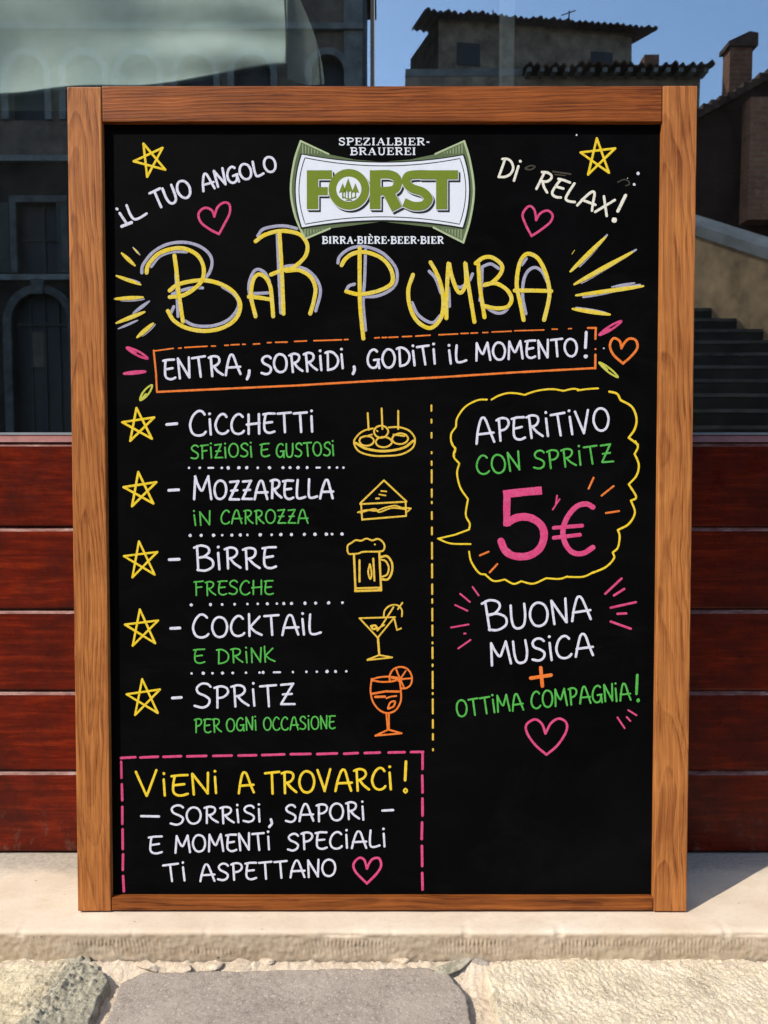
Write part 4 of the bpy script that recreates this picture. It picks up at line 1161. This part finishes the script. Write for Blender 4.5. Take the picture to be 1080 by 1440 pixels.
def big_letters(k, dx, dy, grow):
    def L(pts, w): 
        P = [Vector(p) + Vector((dx, dy)) for p in pts]
        d0 = (P[0] - P[1]).normalized() * grow; d1 = (P[-1] - P[-2]).normalized() * grow
        P[0] += d0; P[-1] += d1
        k.ribbon(linear(Z2([tuple(p) for p in P])), (w + 2 * grow) / 3.857, caps=False, rough=0, flat=True)
    def Cv(pts, w, closed=False): k.ribbon(catmull(Z2([(p[0] + dx, p[1] + dy) for p in pts]), closed, 1.2), (w + 2 * grow) / 3.857, caps=False, rough=0, flat=True, closed=closed)
    L([(153, 232), (153, 442)], 62); L([(150, 256), (258, 256)], 48); L([(150, 345), (235, 345)], 44)                       # F
    Cv([(350 + 89 * math.cos(t), 335 + 89 * math.sin(t)) for t in [i * math.pi / 8 for i in range(16)]], 42, True)        # O
    L([(492, 232), (492, 442)], 58); Cv([(490, 255), (570, 255), (608, 275), (612, 312), (585, 340), (490, 347)], 46); L([(560, 345), (610, 442)], 60)  # R
    Cv([(795, 256), (730, 254), (672, 262), (660, 296), (690, 328), (750, 350), (780, 385), (755, 420), (700, 425), (648, 405)], 46)                  # S
    L([(735, 256), (940, 256)], 48); L([(852, 250), (852, 442)], 60)                                                       # T
k = Ink(.00135); big_letters(k, 11, 13, 2); k.build('badge_letter_shadow', M_LOGO_K, logo)
k = Ink(.0016); big_letters(k, 2, 3, 3); k.build('badge_letter_outline', M_LOGO_W, logo)
k = Ink(.0019); big_letters(k, 0, 0, 0); k.build('badge_lettering', M_LOGO_G, logo)
k = Ink(.0021)
k.poly(Z2([(350 + 68 * math.cos(t), 335 + 68 * math.sin(t)) for t in [-i * math.pi / 16 for i in range(32)]]))
k.build('emblem_disc', M_LOGO_W, logo)
k = Ink(.0024)
for ax, ay, hw_, by in [(316, 303, 20, 355), (346, 276, 26, 350), (385, 303, 20, 355)]:
    k.poly(Z2([(ax, ay), (ax + hw_, by), (ax + hw_ * .4, by - 5), (ax, by + 4), (ax - hw_ * .4, by - 5), (ax - hw_, by)]))
    k.line(Z2([(ax, by - 4), (ax, 382)]), 1.6)
k.line(Z2([(330, 350), (330, 382)]), 1.3); k.line(Z2([(364, 350), (364, 382)]), 1.3); k.curve(Z2([(315, 376), (350, 388), (388, 376)]), 1.4); k.line(Z2([(335, 395), (366, 395)]), 1.2)
k.build('emblem_trees', M_LOGO_G, logo)
# serif caps for the two printed lines
T_, t_ = 2.0, .9
def sf(x, y): return ('L', [(x - .13, y), (x + .13, y)], t_)
SG = {
 'I': (.30, [('L', [(.15, 0), (.15, 1)], T_), sf(.15, 0), sf(.15, 1)]),
 'E': (.62, [('L', [(.16, 0), (.16, 1)], T_), ('L', [(0, 1), (.58, 1)], t_), ('L', [(.57, 1), (.57, .76)], t_), ('L', [(0, 0), (.62, 0)], t_), ('L', [(.61, 0), (.61, .26)], t_), ('L', [(.16, .52), (.45, .52)], t_), ('L', [(.44, .66), (.44, .38)], t_)]),
 'P': (.62, [('L', [(.16, 0), (.16, 1)], T_), sf(.16, 0), ('C', [(0, 1), (.36, 1), (.58, .88), (.58, .62), (.38, .48), (.16, .48)], 1.35)]),
 'B': (.66, [('L', [(.16, 0), (.16, 1)], T_), ('C', [(0, 1), (.36, 1), (.56, .9), (.54, .66), (.36, .54), (.16, .54)], 1.3), ('C', [(.16, .53), (.42, .53), (.63, .38), (.6, .12), (.4, 0), (0, 0)], 1.4)]),
 'R': (.70, [('L', [(.16, 0), (.16, 1)], T_), sf(.16, 0), ('C', [(0, 1), (.36, 1), (.58, .9), (.57, .64), (.38, .5), (.16, .5)], 1.35), ('L', [(.36, .5), (.62, 0)], 1.6), ('L', [(.54, 0), (.72, 0)], t_)]),
 'A': (.74, [('L', [(.10, 0), (.37, 1)], t_), ('L', [(.37, 1), (.64, 0)], T_), ('L', [(.2, .34), (.55, .34)], t_), sf(.10, 0), sf(.64, 0)]),
 'L': (.58, [('L', [(.16, 0), (.16, 1)], T_), sf(.16, 1), ('L', [(0, 0), (.58, 0)], t_), ('L', [(.57, 0), (.57, .28)], t_)]),
 'U': (.72, [('C', [(.16, 1), (.16, .35), (.22, .08), (.38, 0), (.54, .08), (.6, .35), (.6, 1)], 1.5), sf(.16, 1), sf(.6, 1)]),
 'S': (.54, [('C', [(.48, .8), (.42, .98), (.2, .99), (.06, .82), (.14, .6), (.38, .46), (.5, .26), (.38, .02), (.14, .02), (.04, .22)], 1.5), ('L', [(.48, .98), (.48, .72)], t_), ('L', [(.05, .02), (.05, .3)], t_)]),
 'Z': (.62, [('L', [(.04, 1), (.56, 1)], t_), ('L', [(.55, 1), (.04, 0)], T_), ('L', [(.03, 0), (.6, 0)], t_), ('L', [(.05, 1), (.05, .74)], t_), ('L', [(.59, 0), (.59, .26)], t_)]),
 '-': (.34, [('L', [(.04, .42), (.30, .42)], 1.6)]),
 '.': (.22, [('D', [(.11, .46)], 1.0)]),
}
SG['e'] = (SG['E'][0], SG['E'][1] + [('L', [(.20, 1.42), (.40, 1.16)], 1.1)])
def serif(k, text, x0, x1, yb, h, w, gap=.13):
    tot = sum(SG[c][0] for c in text) + gap * (len(text) - 1); ux = (x1 - x0) / tot; cur = 0
    for c in text:
        for kind, pts, mw in SG[c][1]:
            q = [(x0 + (cur + p[0]) * ux, yb - p[1] * h) for p in pts]
            if kind == 'L': k.ribbon(linear(q, 1), w * mw, caps=False, rough=0)
            elif kind == 'C': k.ribbon(catmull(q, False, .8), w * mw, caps=False, rough=0)
            else: k.dot(*q[0], w * 1.1)
        cur += SG[c][0] + gap
k = Ink()
serif(k, 'SPEZIALBIER-', 476.5, 604.5, 204, 9.6, 1.15); serif(k, 'BRAUEREI', 492.5, 584.5, 217.6, 9.6, 1.15)
serif(k, 'BIRRA.BIeRE.BEER.BIER', 453, 623.5, 342.4, 9.4, 1.2)
k.build('serif_lettering', M_LOGO_W, logo)

# ------------------------------------------------------------------ the square behind the viewer (seen in the glass)
M_PAL = plain_mat('shaded_plaster', (.022, .018, .014), .9, .8, 1.6, .2)  # deep street shade on the lower storeys is put into this colour
M_ISTRIA = plain_mat('pale_trim_stone', (.15, .152, .145), .8, .5, 2.5, .2)
M_VOID = plain_mat('dark_opening', (.02, .022, .025), .5, .3, 2)
M_WALL2 = plain_mat('grey_stucco', (.25, .23, .19), .9, .35, .9, .2)
M_TILE = plain_mat('roof_tiles', (.062, .033, .022), .85, .8, 7, .2)
M_BRICK = plain_mat('brick', (.14, .062, .036), .9, .35, 3, .2)
M_BROWN = plain_mat('brown_render', (.045, .020, .014), .9, .35, 1.0, .2)
M_PINKW = plain_mat('pinkish_render', (.22, .115, .078), .9, .25, 1.5, .2)
M_STAIR = plain_mat('stair_stone', (.03, .029, .026), .9, .3, 3, .2)
M_NOSE = plain_mat('stair_nosing', (.12, .12, .11), .8, .3, 6, .2)
M_PARA = plain_mat('parapet_render', (.17, .125, .072), .9, .35, 1.6, .2)

def brick_mat(name, c1, c2, mortar, var=.5):
    m, nt, b = new_mat(name)
    mp = coords(nt, rot=(R(90), 0, 0))
    br_ = N(nt, 'ShaderNodeTexBrick')
    br_.inputs['Scale'].default_value = 1.0
    br_.inputs['Brick Width'].default_value = .26; br_.inputs['Row Height'].default_value = .085; br_.inputs['Mortar Size'].default_value = .010
    for k_, c_ in (('Color1', c1), ('Color2', c2), ('Mortar', mortar)): br_.inputs[k_].default_value = (*c_, 1)
    nt.links.new(mp, br_.inputs['Vector'])
    st_ = noise(nt, coords(nt), 1.6, 7, .72)
    sp_ = noise(nt, coords(nt), 7, 6, .75)
    c = mix(nt, ramp(nt, st_, [(.35, var), (.6, 0.0)]), br_.outputs['Color'], tuple(x * .35 for x in c1))
    c = mix(nt, ramp(nt, sp_, [(.52, 0.0), (.7, .6)]), c, tuple(x * 1.5 for x in mortar))
    nt.links.new(c, b.inputs['Base Color']); setv(b, .9, .15)
    return m
M_BRICK = brick_mat('chimney_brick', (.24, .092, .048), (.16, .06, .032), (.19, .13, .09))
M_BROWN = brick_mat('dark_brown_brick', (.046, .020, .014), (.032, .014, .010), (.040, .024, .018))
M_PINKW = brick_mat('lit_brick', (.30, .125, .070), (.23, .098, .055), (.27, .16, .10), .4)  # paler brick colour stands in for light on the wall
M_WALL2 = plain_mat('stained_stucco', (.20, .15, .108), .9, .65, 2.6, .2)
M_PARA = plain_mat('stained_parapet_render', (.27, .175, .093), .9, .55, 3.2, .2)
M_STAIR = plain_mat('worn_stair_stone', (.032, .029, .024), .9, .6, 4, .2)
M_NOSE = plain_mat('worn_stair_nosing', (.085, .083, .072), .8, .7, 3, .2)

def fill_with_holes(name, outer, holes, y0, th, mat, parent):
    """upright wall in the xz plane with real openings"""
    cu = bpy.data.curves.new(name, 'CURVE'); cu.dimensions = '2D'; cu.fill_mode = 'BOTH'; cu.extrude = th / 2
    for loop in [outer] + holes:
        sp = cu.splines.new('POLY'); sp.points.add(len(loop) - 1); sp.use_cyclic_u = True
        for p, (x, z) in zip(sp.points, loop): p.co = (x, z, 0, 1)
    tmp = bpy.data.objects.new(name, cu); COL.objects.link(tmp)
    dg = bpy.context.evaluated_depsgraph_get(); dg.update()
    me = bpy.data.meshes.new_from_object(tmp.evaluated_get(dg))
    bpy.data.objects.remove(tmp); bpy.data.curves.remove(cu)
    me.materials.clear(); me.materials.append(mat)
    for v_ in me.vertices: v_.co = Vector((v_.co.x, y0 - th / 2 + v_.co.z, v_.co.y))
    me.name = name
    o = bpy.data.objects.new(name, me); COL.objects.link(o); o.parent = parent
    return o
def arch_loop(cx, hw_, z0, zs, n=14):
    return [(cx - hw_, z0), (cx + hw_, z0)] + [(cx + hw_ * math.cos(t), zs + hw_ * math.sin(t)) for t in [math.pi * i / n for i in range(n + 1)]]
def arch_ring(cx, hw_, z0, zs, wd, y0, y1, n=14):
    o_ = [(cx - hw_ - wd, z0), (cx - hw_, z0)] + [(cx + hw_ * math.cos(math.pi - t), zs + hw_ * math.sin(math.pi - t)) for t in [math.pi * i / n for i in range(n + 1)]] + [(cx + hw_, z0), (cx + hw_ + wd, z0)]
    o_ += [(cx + (hw_ + wd) * math.cos(t), zs + (hw_ + wd) * math.sin(t)) for t in [math.pi * i / n for i in range(n + 1)]]
    return MB().prism([(x, y0, z) for x, z in o_], (0, y1 - y0, 0))

# palazzo with arched windows, across the square
D = 20.0
pc = mirrored(100, 640, D)
pal = empty('palazzo', (pc.x, pc.y, GZ), label='brown palazzo with pale stone arched windows across the square, mirrored at left', cat='building')
yp = 0.0
def PX(px, py): q = mirrored(px, py, D); return q.x - pc.x, q.z - GZ
xr_, _ = PX(508, 60); xl_ = PX(-2600, 60)[0]
holes, trims = [], []
for cpx in (-1005, -925, -845, -765, -685, -605, -525, -445, -365, -285, -205, -125, -44, 37, 118, 195, 275, 355, 461):
    cx, zt = PX(cpx, 78); hw_ = .45 if cpx < 400 else .40
    zs = zt - hw_; zb = zt - 1.55
    holes.append(arch_loop(cx, hw_, zb, zs)); trims.append((cx, hw_, zb, zs))
for cpx in (-1000, -824, -648, -472, -296, -120, 56, 232, 408):
    cx, zt = PX(cpx, 412); hw_ = .72
    zs = zt - hw_; zb = .02
    holes.append(arch_loop(cx, hw_, zb, zs)); trims.append((cx, hw_, zb, zs))
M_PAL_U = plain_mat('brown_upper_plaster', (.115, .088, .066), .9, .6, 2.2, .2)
M_TRIM_D = plain_mat('shaded_trim_stone', (.075, .078, .074), .8, .7, 3.5, .2)  # trim stone again, darkened in colour for the shade low on the facade
M_SHUT = plain_mat('grey_green_shutter', (.045, .05, .042), .7, .3, 4, .2)
zm3 = PX(50, 225)[1]
up_h = [h for h in holes if h[0][1] > 3]; lo_h = [h for h in holes if h[0][1] < 3]
for wpx in (-1000, -824, -648, -472, -310, -155, -60, 56, 150, 245, 340, 430):
    (x0, z1_), (x1, z0_) = PX(wpx - 33, 285), PX(wpx + 33, 384)
    lo_h.append([(x0, z0_), (x1, z0_), (x1, z1_), (x0, z1_)])
    f_ = MB()
    f_.box(x0 - .16, x0, -.01, .07, z0_, z1_).box(x1, x1 + .16, -.01, .07, z0_, z1_).box(x0 - .16, x1 + .16, -.01, .08, z1_, z1_ + .16)
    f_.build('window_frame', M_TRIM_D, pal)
    MB().box(x0, x1, -.33, -.30, z0_, z1_).build('window_opening', M_VOID, pal)
    g_ = MB(); g_.box((x0 + x1) / 2 - .03, (x0 + x1) / 2 + .03, -.29, -.25, z0_, z1_).box(x0, x1, -.289, -.251, (z0_ + z1_) / 2 - .025, (z0_ + z1_) / 2 + .025)
    g_.build('window_bars', M_SHUT, pal)
    MB().box(x0 - .66, x0 - .18, .001, .05, z0_, z1_).build('shutter', M_SHUT, pal, bevel=.01)
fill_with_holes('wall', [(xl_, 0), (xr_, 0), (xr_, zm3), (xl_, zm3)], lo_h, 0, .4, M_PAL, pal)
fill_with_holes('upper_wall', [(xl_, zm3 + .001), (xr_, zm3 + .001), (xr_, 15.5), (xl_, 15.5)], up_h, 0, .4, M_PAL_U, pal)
for cx, hw_, zb, zs in trims:
    if hw_ > .6:
        d_ = MB()
        for q in (-1, 0, 1): d_.box(cx + q * hw_ * .5 - .025, cx + q * hw_ * .5 + .025, -.29, -.25, .02, zs + hw_ * (.98 if q == 0 else .84))
        d_.box(cx - hw_, cx + hw_, -.288, -.252, zs - .06, zs + .02)
        d_.build('door_grille', M_SHUT, pal)
        MB().box(cx - hw_ * .45, cx - hw_ * .05, -.287, -.24, zs - 1.1, zs - .2).build('door_notice', M_PAL_U, pal)
for cx, hw_, zb, zs in trims:
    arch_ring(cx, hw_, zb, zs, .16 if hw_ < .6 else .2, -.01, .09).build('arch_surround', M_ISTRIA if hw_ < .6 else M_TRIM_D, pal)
    MB().box(cx - hw_, cx + hw_, -.33, -.30, zb, zs + hw_).build('window_opening', M_VOID, pal)
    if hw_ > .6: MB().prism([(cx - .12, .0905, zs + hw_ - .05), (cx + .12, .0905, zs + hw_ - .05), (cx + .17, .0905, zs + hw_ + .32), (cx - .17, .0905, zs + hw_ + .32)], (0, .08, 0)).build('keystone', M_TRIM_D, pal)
zm = PX(50, 391)[1]; zm2 = PX(50, 40)[1]
for z in (zm, zm2, zm3): MB().box(xl_, xr_ + .04, .001, .16, z - .07, z + .07).build('string_course', M_ISTRIA, pal)
MB().box(xr_ - .42, xr_ + .03, .002, .08, 0, zm3 - .08).box(xr_ - .42, xr_ + .03, .002, .08, zm3 + .08, zm2 - .08).box(xr_ - .42, xr_ + .03, .002, .08, zm2 + .08, 15.4).build('corner_pilaster', M_ISTRIA, pal)
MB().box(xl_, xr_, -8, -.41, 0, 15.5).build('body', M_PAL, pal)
MB().box(xl_ - .3, xr_ + .3, -8.3, .5, 15.501, 15.8).build('cornice', M_TILE, pal)

def tiles(p0, p1, up, n, r=.09, th=.05, rows=10):
    """a sheet of half-round tiles from the eave line p0-p1 up along vector up, ragged at the eave"""
    p0, p1, up = Vector(p0), Vector(p1), Vector(up)
    nrm = (p1 - p0).cross(up).normalized()
    if nrm.z < 0: nrm = -nrm
    vs_, fs_ = [], []; K = n * 8
    for i in range(K + 1):
        t = i / K; ph = (i % 8) / 8 * 2 * math.pi
        jag = .13 * mnoise.noise(Vector((int(i / 8) * 3.7, 1, 2))); wob = Vector((0, 0, .10 * mnoise.noise(Vector((t * 7, 3, n))) + .05 * mnoise.noise(Vector((int(i / 8) * 2.3, 8, 1)))))
        for j in range(rows + 1):
            s_ = j / rows
            vs_.append(p0.lerp(p1, t) + wob + up * (s_ - jag * (1 - s_)) + nrm * (r * .5 * (1 - math.cos(ph)) * (1 - .3 * (j % 2))))
    m1 = len(vs_)
    vs_ += [v_ - nrm * th for v_ in vs_]
    rw = rows + 1
    for i in range(K):
        for j in range(rows):
            a_ = i * rw + j
            fs_.append((a_, a_ + rw, a_ + rw + 1, a_ + 1)); fs_.append((m1 + a_, m1 + a_ + 1, m1 + a_ + rw + 1, m1 + a_ + rw))
        fs_.append((i * rw, m1 + i * rw, m1 + (i + 1) * rw, (i + 1) * rw))
    return vs_, fs_

# tall old house on the skyline
A = mirrored(617, 26, 24); B = mirrored(889, 52, 24.9); Lc = mirrored(577, 26, 26.5)
zE = A.z
h1 = empty('skyline_house', (A.x, A.y, GZ), label='grey stucco house with a dark tiled roof standing against the sky', cat='building')
def rel(p, o): return (p[0] - o[0], p[1] - o[1], p[2] - o[2])
org = (A.x, A.y, GZ)
Bk = B + (Lc - A)
foot = [(p.x, p.y, GZ) for p in (A, B, Bk, Lc)]
MB().prism([rel(p, org) for p in foot], (0, 0, zE - GZ)).build('wall', M_WALL2, h1)
dirAB = (B - A); dirAB.z = 0; dirAB.normalize(); nAB = Vector((-dirAB.y, dirAB.x, 0))
if nAB.y < 0: nAB = -nAB
e0 = Vector((A.x, A.y, zE)) - dirAB * .5 + nAB * .45; e1 = Vector((B.x, B.y, zE)) + dirAB * .6 + nAB * .45
vs_, fs_ = tiles(rel(e0, org), rel(e1, org), -nAB * 2.2 + Vector((0, 0, .50)), 36, .055)
mesh_obj('roof', vs_, fs_, M_TILE, h1, True)
def win_on(px0, py0, px1, py1, D0):
    """opening on the A-B face, located by its distance along the face"""
    out_ = []
    for px in (px0, px1):
        d = mirrored(px, 40, 1) ; v0 = Vector((CAM.x, 2 * YG - CAM.y, 0)); dr = Vector((d.x - v0.x, d.y - v0.y, 0))
        den = dr.x * dirAB.y - dr.y * dirAB.x
        t = ((A.x - v0.x) * dirAB.y - (A.y - v0.y) * dirAB.x) / den
        out_.append(v0 + dr * t)
    a_, c_ = out_
    Dm = YG - (a_.y + c_.y) / 2
    zt, zb = mirrored(px0, py0, Dm).z, mirrored(px0, py1, Dm).z
    mb_ = MB(); q = [Vector((a_.x, a_.y, zb)), Vector((c_.x, c_.y, zb)), Vector((c_.x, c_.y, zt)), Vector((a_.x, a_.y, zt))]
    mb_.prism([rel(p - nAB * .02, org) for p in q], nAB * .05)
    return mb_
win_on(643, 61, 675, 92, 0).build('window', M_VOID, h1)
win_on(832, 74, 862, 92, 0).build('window', M_VOID, h1)
for px in (693, 800):
    q = mirrored(px, 34, 26.5)
    mb_ = MB(); mb_.tube(rel((q.x, q.y, zE + .1), org), rel((q.x, q.y, zE + 1.5), org), .025, 6)
    if px == 800: mb_.tube(rel((q.x - .25, q.y, zE + 1.35), org), rel((q.x + .2, q.y, zE + 1.5), org), .02, 6)
    mb_.build('aerial', M_DARKFRAME, h1)

# lower house in front of it
D2 = 19.5
q0, q1, q2 = mirrored(570, 97, D2), mirrored(985, 104, D2), mirrored(735, 104, D2)
org = (q0.x, q0.y, GZ)
h2 = empty('low_house', org, label='lower house with a projecting row of roof tiles below the skyline house', cat='building')
MB().box(0, q1.x - q0.x, -3.2, 0, 0, q1.z - GZ - .05).build('wall', M_WALL2, h2)
MB().box(-.0, q2.x - q0.x, -.3, .012, q1.z - GZ - .049, q0.z - GZ).build('terrace_wall', M_ISTRIA, h2)
vs_, fs_ = tiles(rel((q2.x, q2.y + .45, q1.z + .02), org), rel((q1.x + .15, q1.y + .45, q1.z + .02), org), (0, -2.0, .42), 22, .075)
mesh_obj('roof', vs_, fs_, M_TILE, h2, True)
for i in range(15):
    x = q2.x - q0.x + .1 + i * (q1.x - q2.x - .1) / 14
    MB().box(x - .05, x + .05, .013, .40, q1.z - GZ - .12, q1.z - GZ - .02).build('eave_bracket', M_ISTRIA, h2)
c0, c1 = mirrored(905, 79, D2 + .8), mirrored(925, 95, D2 + .8)
MB().box(c0.x - q0.x, c1.x - q0.x, -1.1, -.7, q1.z - GZ, c0.z - GZ).build('chimney', M_BRICK, h2)
c0, c1 = mirrored(593, 104, D2), mirrored(606, 118, D2)

# brick house at the right with its chimney
D3 = 13.0
org_v = mirrored(1000, 640, D3); org = (org_v.x, org_v.y, GZ)
h3 = empty('brown_house', org, label='dark brown house with sloping tiled verge and a brick chimney, mirrored at right', cat='building')
pts = [mirrored(960, 180, D3), mirrored(1080, 112, D3), mirrored(1250, 20, D3), mirrored(1700, 60, D3)]
poly = [(p.x, p.y, p.z) for p in pts] + [(pts[-1].x, pts[-1].y, GZ), (pts[0].x, pts[0].y, GZ)]
MB().prism([rel(p, org) for p in poly], (0, -5, 0)).build('wall', M_BROWN, h3)
vv = (pts[2] - pts[0])
mb_ = MB()
NT = 26
for i in range(NT):
    a_ = pts[0].lerp(pts[2], i / NT); b_ = pts[0].lerp(pts[2], (i + 1.15) / NT)
    mb_.prism([rel(a_ + Vector((0, .22, .0)), org), rel(b_ + Vector((0, .22, -.03)), org), rel(b_ + Vector((0, .22, .07)), org), rel(a_ + Vector((0, .22, .13 + .05 * random.random())), org)], (0, -5.4, 0))
mb_.build('roof', M_TILE, h3)
c0, c1 = mirrored(1027, 66, D3 + 1.2), mirrored(1056, 160, D3 + 1.2)
cm = MB().box(c0.x - org[0], c1.x - org[0], c0.y - org[1] - .32, c0.y - org[1], c1.z - GZ, c0.z - GZ)
co = cm.build('chimney', M_BRICK, h3)
wch = c1.x - c0.x
cap = MB(); zc_ = c0.z - GZ
cap.prism([(c0.x - org[0] - .05, c0.y - org[1] + .06, zc_ + .001), (c1.x - org[0] + .07, c0.y - org[1] + .06, zc_ + .001), (c1.x - org[0] + .07, c0.y - org[1] + .06, zc_ + .22), (c1.x - org[0] - .08, c0.y - org[1] + .06, zc_ + .25), (c0.x - org[0] - .05, c0.y - org[1] + .06, zc_ + .08)], (0, -.44, 0))
cap.build('chimney_cap', M_TILE, co)
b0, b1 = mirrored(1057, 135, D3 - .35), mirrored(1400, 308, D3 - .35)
MB().box(b0.x - org[0], b1.x - org[0], -.0 + .001, .33, b1.z - GZ, b0.z - GZ).build('lit_wall_patch', M_PINKW, h3)  # brighter-lit stretch of wall, made as a raised box in paler brick

# bridge steps with a flaring parapet
D4 = 5.0
sx0 = 1.0
so = (sx0, YG - D4, GZ)
br = empty('bridge_stairs', so, label='stone bridge stairs with a pale coped parapet rising away, mirrored at right', cat='stairs')
NS = 15; tread, rise = .275, .165
xr0, xrN = 6.6, 3.92
stp, nos = MB(), MB()
for k_ in range(NS):
    y1 = -k_ * tread; z0_, z1_ = k_ * rise, (k_ + 1) * rise
    xe = xr0 + (xrN - xr0) * k_ / (NS - 1)
    stp.box(-1.5, xe - sx0, -(NS + 6) * tread, y1, z0_ + (.0005 if k_ else 0), z1_ - .035)
    nos.box(-1.5, xe - sx0 - .01, -(NS + 6) * tread, y1 + .012, z1_ - .0345, z1_)
stp.build('step', M_STAIR, br); nos.build('step_nosing', M_NOSE, br)
pw, cp = MB(), MB()
for k_ in range(NS + 2):
    xa = xr0 + (xrN - xr0) * (k_ - .0) / (NS - 1) - sx0; xb = xr0 + (xrN - xr0) * (k_ + 1) / (NS - 1) - sx0
    ya, yb = -k_ * tread, -(k_ + 1) * tread
    fl = min(1.0, max(0.0, 1))
    za, zb = (k_ + 1) * rise + .79, (k_ + 2) * rise + .79
    pw.prism([(xa, ya, 0), (xb, yb, 0), (xb, yb, zb), (xa, ya, za)], (.30, .0, 0))
    cp.prism([(xa - .04, ya, za + .002), (xb - .04, yb, zb + .002), (xb - .04, yb, zb + .13), (xa - .04, ya, za + .13)], (.40, 0, 0))
pw.build('parapet', M_PARA, br); cp.build('coping', M_ISTRIA, br)
